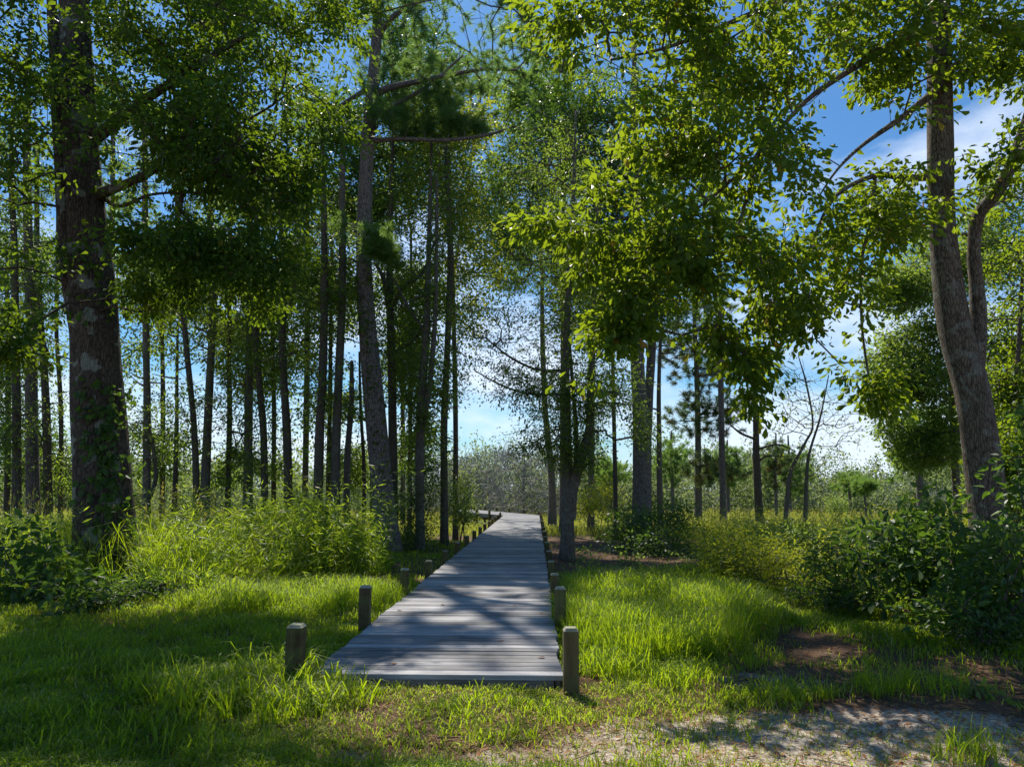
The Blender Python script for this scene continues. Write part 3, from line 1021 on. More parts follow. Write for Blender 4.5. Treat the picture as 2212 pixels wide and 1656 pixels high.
lim = [[(2104, 820, 34, 11.0), (2114, 710, 34, 11.0), (2110, 620, 30, 10.95), (2103, 540, 26, 10.9), (2114, 465, 28, 10.8), (2160, 405, 28, 10.6), (2202, 310, 24, 10.4), (2260, 120, 22, 10.2), (2290, -60, 14, 10)],
       [(2022, 380, 22, 10.9), (1960, 385, 16, 10.4), (1890, 380, 12, 10.0), (1800, 430, 8, 9.6), (1740, 560, 6, 9.4)],
       [(2030, 190, 20, 10.9), (1960, 245, 15, 10.4), (1866, 312, 9, 10.0), (1810, 365, 6, 9.7), (1765, 430, 3, 9.5)],
       [(2025, 60, 30, 10.9), (1940, 90, 20, 10.4), (1840, 150, 15, 9.9), (1740, 220, 11, 9.4), (1640, 330, 8, 9.0), (1520, 440, 6, 8.7), (1400, 500, 4.5, 8.4), (1250, 500, 3.5, 8.1)],
       [(2028, -40, 36, 10.9), (1900, -60, 22, 10.4), (1750, -20, 16, 9.9), (1600, 40, 12, 9.4), (1450, 100, 8, 9.1), (1320, 130, 5, 8.9)],
       [(1890, 380, 9, 10.0), (1884, 470, 8, 9.8), (1862, 560, 7, 9.6), (1862, 700, 6, 9.4), (1880, 840, 4, 9.3)],
       [(1640, 330, 8, 9.0), (1580, 520, 7, 8.9), (1480, 620, 5, 8.7), (1350, 700, 4, 8.5), (1280, 790, 3, 8.4)],
       [(2035, 20, 30, 10.8), (2130, 60, 18, 10.5), (2260, 130, 10, 10.4)]]
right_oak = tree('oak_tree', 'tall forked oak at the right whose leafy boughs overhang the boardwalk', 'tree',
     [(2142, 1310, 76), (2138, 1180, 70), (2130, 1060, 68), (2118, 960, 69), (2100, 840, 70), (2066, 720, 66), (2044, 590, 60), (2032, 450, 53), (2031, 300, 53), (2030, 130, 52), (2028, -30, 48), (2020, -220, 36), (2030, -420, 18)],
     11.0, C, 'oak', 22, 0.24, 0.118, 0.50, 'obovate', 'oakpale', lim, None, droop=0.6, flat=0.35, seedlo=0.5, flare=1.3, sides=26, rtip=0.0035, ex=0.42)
print('right oak', time.time() - T00, len(C))

# ------------------------------------------------------------------ big pine left of the walk
C = blob([(960, 70, 190, 120, 20.5, 2.5, 150), (890, 215, 170, 70, 20, 2.0, 85), (760, 60, 90, 110, 20.5, 2.2, 80), (785, 485, 75, 45, 19.4, 0.8, 22), (830, 530, 40, 25, 19.2, 0.4, 12), (735, 420, 70, 50, 20, 1, 45), (1060, 180, 70, 60, 20, 1.2, 30),
          (690, 330, 80, 60, 20.5, 1.2, 30), (850, 540, 50, 40, 20, 0.8, 16), (870, -100, 260, 110, 21, 3, 130), (1110, 60, 70, 90, 20, 1.2, 26), (1020, 262, 90, 26, 20.3, 0.7, 18)], 3.2)
lim = [[(800, 208, 20, 20.7), (850, 188, 15, 20.5), (960, 165, 11, 20.2), (1040, 150, 8, 20.0), (1115, 152, 5, 19.8)],
       [(802, 250, 14, 20.7), (850, 228, 11, 20.6), (925, 185, 8, 20.4), (1000, 120, 5, 20.2)],
       [(800, 305, 13, 20.7), (870, 300, 10, 20.5), (960, 303, 9, 20.3), (1050, 292, 7, 20.0), (1116, 272, 4, 19.8)],
       [(812, 90, 16, 20.7), (838, 48, 13, 20.5), (885, 10, 10, 20.3), (960, -30, 7, 20)],
       [(790, 195, 12, 20.7), (740, 225, 8, 20.5), (700, 260, 5, 20.2)],
       [(792, 530, 10, 20.6), (770, 500, 8, 20.2), (740, 470, 5, 20)]]
tree('pine_tree', 'thick pale-barked pine leaning left, first big trunk beside the boardwalk', 'pine',
     [(838, 1192, 54), (828, 1090, 48), (812, 900, 44), (795, 720, 39), (786, 560, 34), (789, 420, 32), (795, 300, 31), (806, 180, 28), (815, 60, 24), (822, -90, 18), (826, -230, 8)],
     20.7, shaft(carve(clump(C, 2.0, 0.8), k=.88), [(785, 470, 19.4, 1.5), (830, 530, 19.2, 1.0), (740, 430, 20, .8)]), 'pine', bark='pine', limbs=lim, kind='needle', needle=0.30, nk=120, nw=0.0045, seedlo=0.5, rtip=0.007, seg=0.8, sides=20, flare=1.2)

# ------------------------------------------------------------------ the stand of slim trees
def auto_crown(x0, y0, x1, y1, Y, wlo, whi, n):
    """clusters scattered along a slanting axis from (x0,y0) up to (x1,y1)"""
    t = rng.random(n) ** 1.15
    wd = (wlo + (whi - wlo) * t) * Y / F
    P = np.array([W(x0 + (x1 - x0) * a, y0 + (y1 - y0) * a, Y) for a in t])
    u = norm(rng.standard_normal((n, 3))) * (rng.random((n, 1)) ** 0.6)
    return P + u * np.stack([wd, wd * 0.9, wd * 0.45], 1)

# label, path [(x,y,w)...], Y, bark, clusters (x0,y0,x1,y1,wlo,whi,n), leaf, kind
ST = [
 ('slim dark trunk at the far left edge beside a paler pine', [(44, 1110, 19), (38, 900, 17), (33, 750, 15), (30, 560, 14), (30, 350, 10), (34, 200, 5)], 22.5, 'dark', (36, 1000, 30, 250, 50, 110, 100), 'bay', 'leaf'),
 ('straight pale pine trunk left of the massive oak', [(80, 1120, 27), (74, 950, 25), (66, 800, 23), (62, 650, 21), (60, 450, 18), (62, 250, 14), (66, 60, 8)], 24, 'pine', (62, 700, 66, 60, 60, 120, 70), 'pine', 'needle'),
 ('dark trunk crowded close behind the pale pine at left', [(112, 1105, 19), (100, 900, 16), (90, 750, 14), (82, 560, 12), (80, 300, 8)], 26.5, 'dark', (95, 1050, 82, 350, 70, 90, 130), 'bay', 'leaf'),
 ('thin stem just left of the massive oak trunk', [(136, 1100, 10), (128, 900, 9), (123, 720, 8), (122, 560, 7), (124, 400, 4)], 28, 'dark', (130, 1050, 122, 420, 55, 90, 70), 'bay', 'leaf'),
 ('first slim straight trunk to the right of the massive oak', [(320, 1112, 18), (318, 900, 15), (316, 760, 14), (314, 560, 13), (313, 350, 12), (312, 180, 7)], 22, 'grey', (316, 960, 312, 200, 50, 100, 130), 'bay', 'leaf'),
 ('very thin short trunk with leafy tufts right of the first slim trunk', [(379, 1105, 13), (381, 960, 9), (382, 840, 7), (384, 700, 5)], 25, 'dark', (382, 1010, 384, 660, 45, 70, 55), 'bay', 'leaf'),
 ('slender trunk leaning left with mossy bark, tallest of the left group', [(434, 1098, 16), (422, 960, 13), (411, 830, 12), (398, 700, 12), (390, 500, 11), (386, 300, 7)], 21.5, 'dark', (415, 980, 388, 250, 60, 110, 170), 'bay', 'leaf'),
 ('stout grey-brown trunk with a thin stem hugging its right side', [(446, 1085, 21), (447, 940, 18), (454, 800, 16), (458, 640, 15), (458, 450, 13), (460, 250, 8)], 23.5, 'grey', (452, 1000, 458, 260, 55, 110, 150), 'bay', 'leaf'),
 ('thin upright trunk wrapped in green vine, left middle of the stand', [(495, 1075, 13), (494, 900, 11), (494, 750, 10), (495, 560, 8), (500, 380, 5)], 24.5, 'dark', (495, 1040, 498, 380, 40, 80, 120), 'bay', 'leaf'),
 ('greenish trunk between two thinner ones in the stand', [(541, 1082, 21), (538, 900, 18), (539, 740, 16), (540, 560, 14), (543, 350, 10), (545, 200, 5)], 23, 'grey', (540, 1020, 543, 250, 55, 120, 170), 'bay', 'leaf'),
 ('dark trunk curving slightly right as it meets the ground', [(577, 1088, 17), (568, 950, 15), (560, 820, 14), (555, 680, 13), (550, 500, 11), (548, 330, 6)], 22, 'dark', (566, 1000, 550, 350, 60, 110, 150), 'bay', 'leaf'),
 ('dark trunk with a crooked fork near its top, in the middle of the stand', [(628, 1085, 20), (621, 960, 18), (613, 820, 16), (609, 700, 16), (616, 590, 13), (604, 450, 10), (600, 300, 6)], 21.5, 'dark', (618, 980, 604, 260, 65, 120, 190), 'bay', 'leaf'),
 ('strong dark trunk clothed in leaves high up, right of the crooked fork', [(688, 1108, 22), (690, 960, 20), (697, 800, 18), (701, 640, 17), (700, 480, 14), (695, 300, 9)], 20.5, 'dark', (692, 900, 698, 250, 60, 125, 200), 'bay', 'leaf'),
 ('straight brown trunk right next to the strong dark one', [(727, 1132, 22), (728, 980, 20), (732, 820, 18), (735, 640, 17), (740, 450, 15), (742, 260, 10)], 20.8, 'grey', (733, 700, 742, 250, 60, 110, 90), 'bay', 'leaf'),
 ('reddish young pine with its needle tufts low, left of the big pine', [(750, 1130, 16), (752, 1000, 14), (756, 880, 12), (760, 780, 8)], 24.5, 'pine', (755, 900, 761, 780, 50, 45, 28), 'pine', 'needle'),
 ('thin pole-like stem tight against the big leaning pine', [(788, 1125, 10), (783, 1000, 8), (778, 880, 7), (776, 760, 4)], 25.5, 'dark', (780, 980, 777, 740, 35, 50, 22), 'bay', 'leaf'),
 ('dark trunk forking widely into limbs behind the big pine', [(852, 1120, 20), (849, 960, 19), (846, 800, 18), (843, 680, 18), (842, 560, 14), (846, 400, 10), (850, 250, 5)], 22.8, 'dark', (846, 860, 850, 300, 70, 110, 110), 'bay', 'leaf'),
 ('far slim grey pine seen just right of the dark forked trunk', [(872, 1075, 11), (870, 900, 9), (868, 760, 8), (868, 600, 5)], 33, 'grey', (870, 760, 868, 560, 45, 55, 26), 'pine', 'needle'),
 ('twin-stemmed trunk left of the slim one at the deck side', [(909, 1105, 19), (907, 960, 19), (914, 820, 18), (921, 700, 15), (926, 560, 12), (930, 400, 8), (934, 260, 5)], 21.8, 'grey', (910, 940, 932, 240, 60, 105, 210), 'bay', 'leaf'),
 ('slim dark trunk standing nearest the left edge of the boardwalk', [(960, 1170, 19), (957, 1050, 15), (960, 900, 15), (969, 740, 14), (973, 560, 14), (968, 400, 11), (962, 260, 6)], 23.5, 'dark', (962, 900, 966, 230, 60, 120, 240), 'bay', 'leaf'),
 ('slim far pine right of the boardwalk, its foot in bright grass', [(1193, 1140, 19), (1188, 1020, 15), (1180, 880, 12), (1174, 740, 11), (1170, 600, 8), (1168, 480, 5)], 37, 'pine', (1178, 830, 1170, 480, 90, 70, 60), 'pinebrown', 'needle'),
 ('distant grey-brown pine trunk behind the forked holly', [(1275, 1085, 15), (1278, 950, 13), (1280, 800, 12), (1282, 620, 9), (1285, 450, 5)], 33, 'pine', (1280, 640, 1285, 400, 90, 70, 34), 'pine', 'needle'),
 ('large straight dark-barked pine right of the boardwalk', [(1386, 1140, 44), (1385, 1020, 37), (1382, 880, 33), (1376, 740, 28), (1374, 560, 26), (1372, 380, 22), (1370, 200, 14), (1370, 60, 6)], 25, 'pine', (1378, 560, 1370, 60, 120, 190, 90), 'pine', 'needle'),
 ('pine leaning away to the right behind the large straight pine', [(1396, 1120, 20), (1398, 980, 19), (1402, 860, 19), (1408, 740, 19), (1414, 600, 15), (1420, 400, 8)], 27, 'pine', (1406, 700, 1420, 380, 100, 110, 46), 'pine', 'needle'),
 ('thin bare-stemmed pine in the gap right of the large pine', [(1424, 1105, 14), (1426, 960, 11), (1428, 820, 9), (1432, 640, 5)], 29, 'grey', (1428, 760, 1434, 560, 70, 80, 30), 'pinebrown', 'needle'),
 ('dark ragged trunk with dead side branches in the open field', [(1640, 1110, 19), (1634, 990, 15), (1632, 880, 12), (1624, 780, 9), (1606, 700, 6)], 29, 'dark', (1634, 1000, 1610, 700, 60, 60, 26), 'bay', 'leaf'),
]
for i, (lb, path, Y, bark, cs, leaf, kind) in enumerate(ST):
    x0, y0, x1, y1, wl, wh, n = cs
    C = auto_crown(x0, y0, x1, y1, Y, wl * 1.6, wh * 1.25, int(n * 3.2) if kind == 'needle' else min(int(n * 4.8), 600))
    C = carve(clump(C, 1.3, 0.62), k=0.5)
    nm = 'pine_tree' if kind == 'needle' else 'bay_tree'
    lim = []
    wob = 0 if any(q in lb for q in ('fork', 'twin', 'first slim', 'large straight', 'dead side')) else 2.8
    path = [(a + (rng.normal(0, 1) * wob if 0 < q < len(path) - 1 else 0), b, c) for q, (a, b, c) in enumerate(path)]
    ys_ = [b for (_, b, _) in path][::-1]
    xs_ = [a for (a, _, _) in path][::-1]
    for _ in range(rng.integers(2, 6)):
        yb = rng.uniform(520, 1000)
        xb = float(np.interp(yb, ys_, xs_))
        sgn = rng.choice([-1, 1])
        ll = rng.uniform(14, 55)
        dy_ = rng.uniform(-0.5, 0.9)
        lim.append([(xb, yb, 5, Y), (xb + sgn * ll * .5, yb - dy_ * ll * .3, 3.2, Y + rng.uniform(-.3, .3)), (xb + sgn * ll, yb - dy_ * ll, 1.2, Y + rng.uniform(-.6, .6))])
    lim0 = lim
    lim = []
    if 'forking widely' in lb:
        lim = [[(844, 700, 12, 22.8), (830, 610, 10, 22.6), (812, 570, 8, 22.4)], [(848, 660, 11, 22.8), (872, 620, 9, 22.6), (912, 590, 7, 22.3), (940, 520, 5, 22)], [(852, 760, 9, 22.8), (888, 740, 7, 22.5), (925, 700, 5, 22.2), (950, 690, 4, 22)]]
    if 'twin-stemmed' in lb:
        lim = [[(912, 930, 13, 21.8), (928, 830, 12, 21.7), (938, 720, 11, 21.7), (942, 600, 9, 21.6), (944, 380, 6, 21.6)], [(920, 720, 8, 21.8), (880, 660, 6, 21.5), (850, 600, 4, 21.3)]]
    if 'crooked fork' in lb:
        lim = [[(612, 690, 10, 21.5), (632, 640, 9, 21.4), (640, 600, 8, 21.3), (650, 520, 6, 21.2)]]
    if 'first slim' in lb:
        lim = [[(318, 1085, 9, 22.1), (336, 1035, 9, 22.0), (330, 960, 7, 22), (316, 900, 5, 22)]]
    if 'large straight' in lb:
        lim = [[(1374, 560, 12, 25), (1440, 520, 9, 24.6), (1540, 470, 6, 24)], [(1372, 400, 12, 25), (1300, 340, 9, 24.6), (1230, 320, 6, 24)], [(1374, 470, 9, 25), (1310, 470, 6, 25), (1250, 440, 4, 25)]]
    if 'dead side' in lb:
        lim = [[(1635, 950, 6, 29), (1600, 935, 5, 28.8), (1575, 915, 3, 28.6)], [(1636, 970, 5, 29), (1680, 960, 4, 28.8), (1720, 975, 2, 28.6)], [(1636, 1000, 5, 29), (1655, 985, 4, 28.8), (1690, 985, 2, 28.6)]]
    lim = lim + lim0
    if kind == 'leaf':
        tree(nm, lb, 'tree', path, Y, C, leaf, 30, 0.36, 0.115, 0.45, 'quad' , bark, lim, 'slim trees of the stand', seedlo=0.25, rtip=0.006, seg=0.7, sides=12, down=0.15, flare=1.25)
    else:
        tree(nm, lb, 'pine', path, Y, C, leaf, bark=bark, limbs=lim, kind='needle', group='pines among the slim trees', seedlo=0.3, rtip=0.008, seg=0.9, needle=0.27, nk=46, nw=0.008, sides=12, flare=1.2)
print('stand', time.time() - T00)

# forked holly right of the boardwalk
C = carve(blob([(1060, 700, 90, 60, 17, 1, 60), (1240, 900, 100, 120, 17, 1.3, 170), (1140, 850, 110, 50, 16.6, 0.9, 60), (1110, 790, 90, 60, 17, 1, 46), (1300, 830, 100, 110, 17.2, 1.2, 120), (1180, 960, 110, 40, 16.6, 0.8, 60), (1210, 700, 150, 90, 17.3, 1.5, 110),
               (1200, 560, 160, 100, 17.5, 1.6, 210), (1180, 380, 150, 130, 17.8, 1.8, 250), (1290, 640, 110, 90, 17.5, 1.2, 100), (1330, 900, 60, 80, 17, 0.9, 50), (1380, 930, 50, 70, 16.8, 0.7, 40), (1250, 1000, 70, 30, 17, 0.6, 24)], 1.9), k=0.45)
lim = [[(1230, 1120, 27, 17.2), (1238, 1050, 25, 17.15), (1256, 985, 22, 17.1), (1272, 930, 18, 17.1), (1275, 840, 15, 17.1), (1280, 720, 11, 17.2), (1288, 560, 8, 17.3), (1290, 400, 5, 17.4)],
       [(1246, 1020, 12, 17.2), (1244, 920, 10, 17.3), (1236, 820, 8, 17.4), (1228, 700, 6, 17.5)],
       [(1224, 800, 8, 17.2), (1160, 798, 6, 16.9), (1100, 770, 5, 16.7), (1050, 730, 3, 16.6)],
       [(1222, 850, 7, 17.2), (1140, 850, 5, 16.8), (1080, 830, 4, 16.6), (1025, 800, 2.5, 16.5)]]
tree('holly_tree', 'forked dark-leaved tree just right of the boardwalk, on bare brown ground', 'tree',
     [(1224, 1214, 30), (1226, 1130, 27), (1226, 1040, 22), (1225, 940, 19), (1222, 820, 17), (1226, 680, 15), (1234, 540, 12), (1240, 380, 8), (1244, 240, 4)],
     17.2, C, 'bay', 20, 0.28, 0.085, 0.40, 'quad', 'grey', lim, None, seedlo=0.3, rtip=0.0045, seg=0.5, sides=18, down=0.1, flare=1.35)

# pines and light trees filling the canopy behind
BK = [
 ('small_pine', 'small marsh-edge pine just right of the thin bare-stemmed pine', 'pine', [(1452, 1082, 8), (1452, 1030, 7), (1450, 970, 5), (1450, 930, 3)], 50, 'pine', [(1452, 990, 46, 55, 50, 2, 46)], 'pine', 'needle'),
 ('small_pine', 'small rounded pine between the bushy browning pine and the ragged trunk', 'pine', [(1572, 1080, 8), (1572, 1030, 7), (1571, 980, 5), (1571, 950, 3)], 52, 'pine', [(1572, 1000, 50, 48, 52, 2, 46)], 'pine', 'needle'),
 ('small_pine', 'pine sapling with open tiers just right of the ragged trunk', 'pine', [(1675, 1080, 8), (1675, 1030, 6), (1676, 980, 5), (1676, 935, 3)], 48, 'pine', [(1676, 1000, 34, 56, 48, 2, 36)], 'pinebrown', 'needle'),
 ('small_pine', 'taller soft pine standing just left of the half-bare tree in the field', 'pine', [(1705, 1080, 8), (1704, 1030, 7), (1704, 980, 5), (1702, 940, 3)], 55, 'pine', [(1712, 1010, 46, 60, 55, 2, 50)], 'pine', 'needle'),
 ('small_pine', 'low pine right of the half-bare tree at the marsh edge', 'pine', [(1835, 1080, 7), (1835, 1050, 6), (1836, 1020, 4)], 50, 'pine', [(1838, 1045, 40, 28, 50, 2, 24)], 'pine', 'needle'),
 ('small_pine', 'small bright pine standing in the field left of the spreading pine', 'pine', [(1868, 1085, 6), (1868, 1060, 5), (1868, 1040, 3)], 40, 'pine', [(1868, 1048, 22, 16, 40, 1, 20)], 'pine', 'needle'),
 ('small_pine', 'dull green pine over the far bend of the boardwalk, left of the grey brush', 'pine', [(868, 1082, 8), (870, 1030, 7), (874, 980, 5), (876, 940, 3)], 55, 'pine', [(875, 985, 60, 50, 55, 2, 50)], 'pine', 'needle'),
 ('small_pine', 'bushy pine rising behind the golden bush, left of the large pine', 'pine', [(1318, 1082, 8), (1318, 1040, 7), (1316, 1000, 4)], 46, 'pine', [(1318, 1022, 44, 36, 46, 2, 40)], 'pine', 'needle'),
 ('pine_tree', 'blue-green pine closing the view above the far end of the boardwalk', 'pine', [(957, 1080, 10), (958, 1000, 9), (961, 900, 9), (974, 650, 8), (1010, 400, 6), (1040, 200, 4)], 44, 'pine',
  [(1060, 420, 130, 120, 44, 3, 90), (1000, 200, 150, 110, 44, 3, 90), (1130, 560, 100, 70, 44, 3, 40), (950, 60, 170, 90, 44, 3, 90), (1120, 150, 110, 110, 44, 3, 70)], 'pine', 'needle'),
 ('broadleaf_tree', 'dark leafy tree behind the forked holly, under the oak boughs', 'tree', [(1330, 1090, 10), (1326, 900, 9), (1322, 700, 8), (1316, 500, 6)], 26, 'dark',
  [(1290, 620, 130, 130, 26, 2, 220), (1330, 420, 150, 130, 26, 2, 220), (1440, 640, 90, 90, 26, 2, 110), (1250, 260, 130, 110, 26, 2, 150)], 'shrub', 'leaf'),
 ('broadleaf_tree', 'tall dark tree behind the big leaning pine', 'tree', [(806, 1090, 10), (804, 900, 9), (800, 700, 8), (800, 500, 6)], 27, 'dark',
  [(820, 420, 120, 110, 27, 2, 170), (760, 260, 130, 100, 27, 2, 150), (900, 160, 120, 110, 27, 2, 120), (860, 40, 130, 70, 27, 2, 60)], 'shrub', 'leaf'),
 ('broadleaf_tree', 'shadowy tree filling the gap at the far left between the dark trunks', 'tree', [(20, 1095, 12), (18, 900, 11), (16, 700, 9), (14, 500, 5)], 31, 'dark',
  [(20, 960, 110, 90, 31, 2, 120), (0, 780, 110, 120, 31, 2, 120), (150, 1010, 90, 60, 31, 2, 90), (60, 560, 130, 120, 31, 2, 110)], 'shrub', 'leaf'),
 ('broadleaf_tree', 'dull green tree behind the left slim trunks, just right of the massive oak', 'tree', [(355, 1090, 11), (352, 900, 10), (350, 700, 8), (346, 500, 5)], 30, 'dark',
  [(350, 980, 90, 60, 30, 2, 70), (360, 640, 120, 90, 30, 2, 170), (460, 720, 90, 80, 30, 2, 110), (300, 760, 60, 60, 30, 2, 50), (430, 560, 120, 80, 30, 2, 150)], 'bay', 'leaf'),
 ('broadleaf_tree', 'leafy tree behind the middle slim trunks with small glinting leaves', 'tree', [(594, 1090, 11), (592, 900, 10), (588, 700, 8), (586, 500, 5)], 29, 'dark',
  [(590, 980, 80, 60, 29, 2, 80), (580, 780, 110, 110, 29, 2, 190), (620, 620, 120, 90, 29, 2, 190), (520, 640, 100, 80, 29, 2, 120), (500, 1010, 60, 40, 29, 2, 40)], 'bay', 'leaf'),
 ('broadleaf_tree', 'leafy tree behind the strong dark trunk and the straight brown one', 'tree', [(710, 1090, 11), (712, 900, 10), (715, 700, 8), (716, 500, 5)], 28, 'dark',
  [(705, 850, 70, 120, 28, 2, 120), (720, 640, 100, 90, 28, 2, 170), (760, 1010, 50, 50, 28, 2, 50), (700, 480, 110, 90, 28, 2, 150)], 'light', 'leaf'),
 ('broadleaf_tree', 'leafy tree behind the dark forked trunk, left of the twin stems', 'tree', [(886, 1090, 10), (886, 900, 9), (888, 700, 8), (888, 500, 5)], 28, 'dark',
  [(880, 780, 70, 110, 28, 2, 120), (900, 620, 90, 90, 28, 2, 120), (870, 380, 110, 90, 28, 2, 130), (900, 960, 60, 60, 28, 2, 60)], 'bay', 'leaf'),
 ('pine_tree', 'tall dark-crowned pine high in the middle of the view', 'pine', [(1215, 1085, 15), (1216, 900, 13), (1217, 700, 12), (1218, 500, 10), (1219, 300, 7), (1220, 120, 4)], 31, 'pine',
  [(1200, 300, 130, 140, 31, 3, 130), (1180, 500, 120, 90, 31, 3, 70), (1140, 150, 110, 80, 31, 3, 60)], 'pine', 'needle'),
 ('pine_tree', 'pine crown showing through the oak boughs above the large straight pine', 'pine', [(1560, 1085, 15), (1558, 900, 13), (1556, 700, 12), (1554, 500, 10), (1552, 300, 7)], 33, 'pine',
  [(1560, 560, 130, 130, 33, 3, 110), (1480, 420, 120, 100, 33, 3, 70), (1640, 660, 100, 90, 33, 3, 60)], 'pine', 'needle'),
 ('pine_tree', 'bushy pine with browning needles in the middle distance, right of the large pine', 'pine', [(1506, 1085, 16), (1508, 960, 13), (1505, 820, 11), (1500, 680, 8), (1498, 560, 4)], 36, 'pine',
  [(1510, 760, 120, 80, 36, 3, 60), (1530, 890, 100, 60, 36, 2.5, 40), (1495, 640, 90, 70, 36, 2.5, 40), (1540, 1010, 80, 40, 35, 2, 24)], 'pinebrown', 'needle'),
 ('broadleaf_tree', 'broad light-green tree filling the gap behind the forked oak', 'tree', [(2066, 1120, 18), (2062, 980, 15), (2056, 850, 13), (2048, 700, 10), (2040, 560, 6), (2036, 430, 3)], 19, 'grey',
  [(1990, 700, 90, 120, 19, 1.5, 170), (1960, 830, 100, 100, 19, 1.5, 170), (2050, 560, 110, 110, 19.5, 1.5, 140), (2180, 520, 70, 180, 19.5, 1.5, 150), (2000, 950, 90, 70, 18.6, 1.2, 110), (2190, 760, 80, 160, 19, 1.5, 150), (1930, 620, 60, 60, 19, 1, 50)], 'light', 'leaf'),
 ('broadleaf_tree', 'leafy green tree behind the forked trunk at the right edge', 'tree', [(2190, 1120, 14), (2192, 950, 11), (2200, 760, 9), (2210, 560, 6)], 14.5, 'dark',
  [(2190, 880, 70, 150, 14.5, 1, 150), (2190, 1000, 60, 80, 13, .7, 60), (2200, 640, 60, 130, 14.5, 1, 60), (2180, 1060, 60, 60, 14, 1, 60), (2280, 800, 80, 260, 14.5, 1, 80)], 'oak', 'leaf'),
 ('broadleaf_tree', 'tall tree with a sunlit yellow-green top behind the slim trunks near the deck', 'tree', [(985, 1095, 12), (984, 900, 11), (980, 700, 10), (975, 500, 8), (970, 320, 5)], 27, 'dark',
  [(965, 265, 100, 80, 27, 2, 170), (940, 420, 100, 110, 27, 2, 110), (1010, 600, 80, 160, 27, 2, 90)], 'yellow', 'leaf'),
 ('pine_tree', 'pine filling the upper left behind the massive oak', 'pine', [(240, 1090, 15), (240, 900, 14), (240, 700, 13), (242, 480, 12), (245, 250, 9), (248, 60, 5)], 30, 'pine',
  [(240, 420, 120, 110, 30, 2.5, 60), (250, 250, 110, 90, 30, 2.5, 50), (330, 560, 90, 60, 30, 2, 30)], 'pine', 'needle'),
 ('pine_tree', 'soft-needled pine glimpsed between the slim trunks above the weeds', 'pine', [(660, 1085, 14), (662, 900, 13), (664, 700, 12), (664, 520, 11), (664, 360, 8), (662, 200, 5)], 29, 'pine',
  [(660, 430, 120, 110, 29, 2.5, 70), (560, 420, 110, 90, 29, 2.5, 50), (660, 240, 120, 100, 29, 2.5, 40)], 'pine', 'needle'),
 ('pine_tree', 'low spreading pine in the field at the right, with pale upturned tufts', 'pine', [(1990, 1090, 18), (1985, 1020, 15), (1975, 960, 12), (1960, 900, 8)], 34, 'pine',
  [(1900, 1000, 70, 40, 33, 2, 44), (1960, 960, 90, 60, 34, 2, 60), (2010, 900, 80, 80, 34, 2, 50), (1880, 940, 50, 20, 33, 1, 14)], 'pine', 'needle'),
 ('broadleaf_tree', 'dark tree high above the middle of the boardwalk view', 'tree', [(1228, 1085, 9), (1226, 900, 8), (1222, 700, 8), (1180, 500, 7), (1130, 300, 5)], 34, 'dark',
  [(1110, 420, 110, 120, 33, 2, 150), (1080, 560, 90, 80, 33, 2, 70), (1140, 240, 100, 80, 33, 2, 90)], 'bay', 'leaf'),
]
for (nm, lb, ct, path, Y, bark, bl, leaf, kind) in BK:
    C = blob(bl, 3.3)
    if nm != 'small_pine' and 'browning needles' not in lb:
        C = clump(C, 2.0, 0.72)
        C = carve(C, k=np.where(proj(C)[0] > 1450, 0.75, 0.12))
    if kind == 'needle':
        tree(nm, lb, ct, path, Y, C, leaf, bark=bark, kind='needle', seedlo=0.2, rtip=0.009, seg=1.0, needle=0.30, nk=80, nw=0.007, sides=10)
    else:
        tree(nm, lb, ct, path, Y, C, leaf, 26, 0.20 * Y / 14 + 0.1, 0.0048 * Y + 0.02, 0.5, 'quad', bark, (), None, seedlo=0.15, rtip=0.006, seg=0.7, sides=10, down=0.1)

# sparse half-bare trees in the field
def bare(name, label, stems, Y, C, leafn, rt=0.006):
    org = W(stems[0][0][0], stems[0][0][1], Y)
    org[2] = float(gz(org[0], org[1]))
    root = empty(name, org, label, 'tree')
    parts, seeds = [], []
    for st in stems:
        Q, r, g = trunk_geo(st, Y, 1.2, sides=9, nr=26)
        parts.append(g)
        seeds.append(Q[6:])
    Nn, par, tips = grow(np.concatenate(seeds), C, seg=0.4, pen=0.1, down=1.2, jit=0.14)
    V, Fq = twigs(Nn, par, tips, rt, 0.40, 0.06)
    parts.append((V, [Fq]))
    V, Fs = cat(parts)
    mk('trunk', V, Fs, B['grey' if leafn else 'dead'], root, org, smooth=True)
    if leafn:
        C2 = C[rng.permutation(len(C))[:leafn]]
        V, Fs, tn = leafcloud(C2, rng.standard_normal((len(C2), 3)), 9, 0.4, 0.12, 0.5, 'quad')
        mk('crown', V, Fs, G['yellow'], root, org, tint=tn)
C = blob([(1760, 900, 110, 120, 28, 1.8, 240), (1700, 850, 70, 110, 28, 1.5, 120), (1740, 1010, 70, 60, 28, 1.2, 60), (1830, 900, 60, 80, 28, 1.2, 90)])
bare('half_bare_tree', 'half-bare grey tree with spreading twigs and a few leaves, in the open field', [[(1690, 1105, 11), (1703, 1040, 9), (1716, 1000, 8), (1740, 955, 5.5), (1756, 915, 4), (1742, 830, 4), (1725, 770, 2)],
     [(1735, 1105, 10), (1742, 1040, 8), (1748, 980, 6), (1772, 900, 4), (1790, 810, 2)]], 28, C, 110, 0.0045)
C = blob([(1125, 1010, 60, 50, 62, 2, 120)])
bare('dead_tree', 'grey leafless tree with a rounded top beyond the end of the boardwalk', [[(1130, 1085, 7), (1130, 1050, 6), (1134, 1010, 4), (1130, 975, 2)]], 62, C, 0, 0.018)
C = blob([(1000, 1025, 60, 45, 64, 2, 120)])
bare('dead_tree', 'pale dead tangle of branches left of the round-topped dead tree', [[(985, 1085, 7), (990, 1050, 6), (1000, 1020, 4), (1010, 990, 2)]], 64, C, 0, 0.018)
print('back', time.time() - T00)

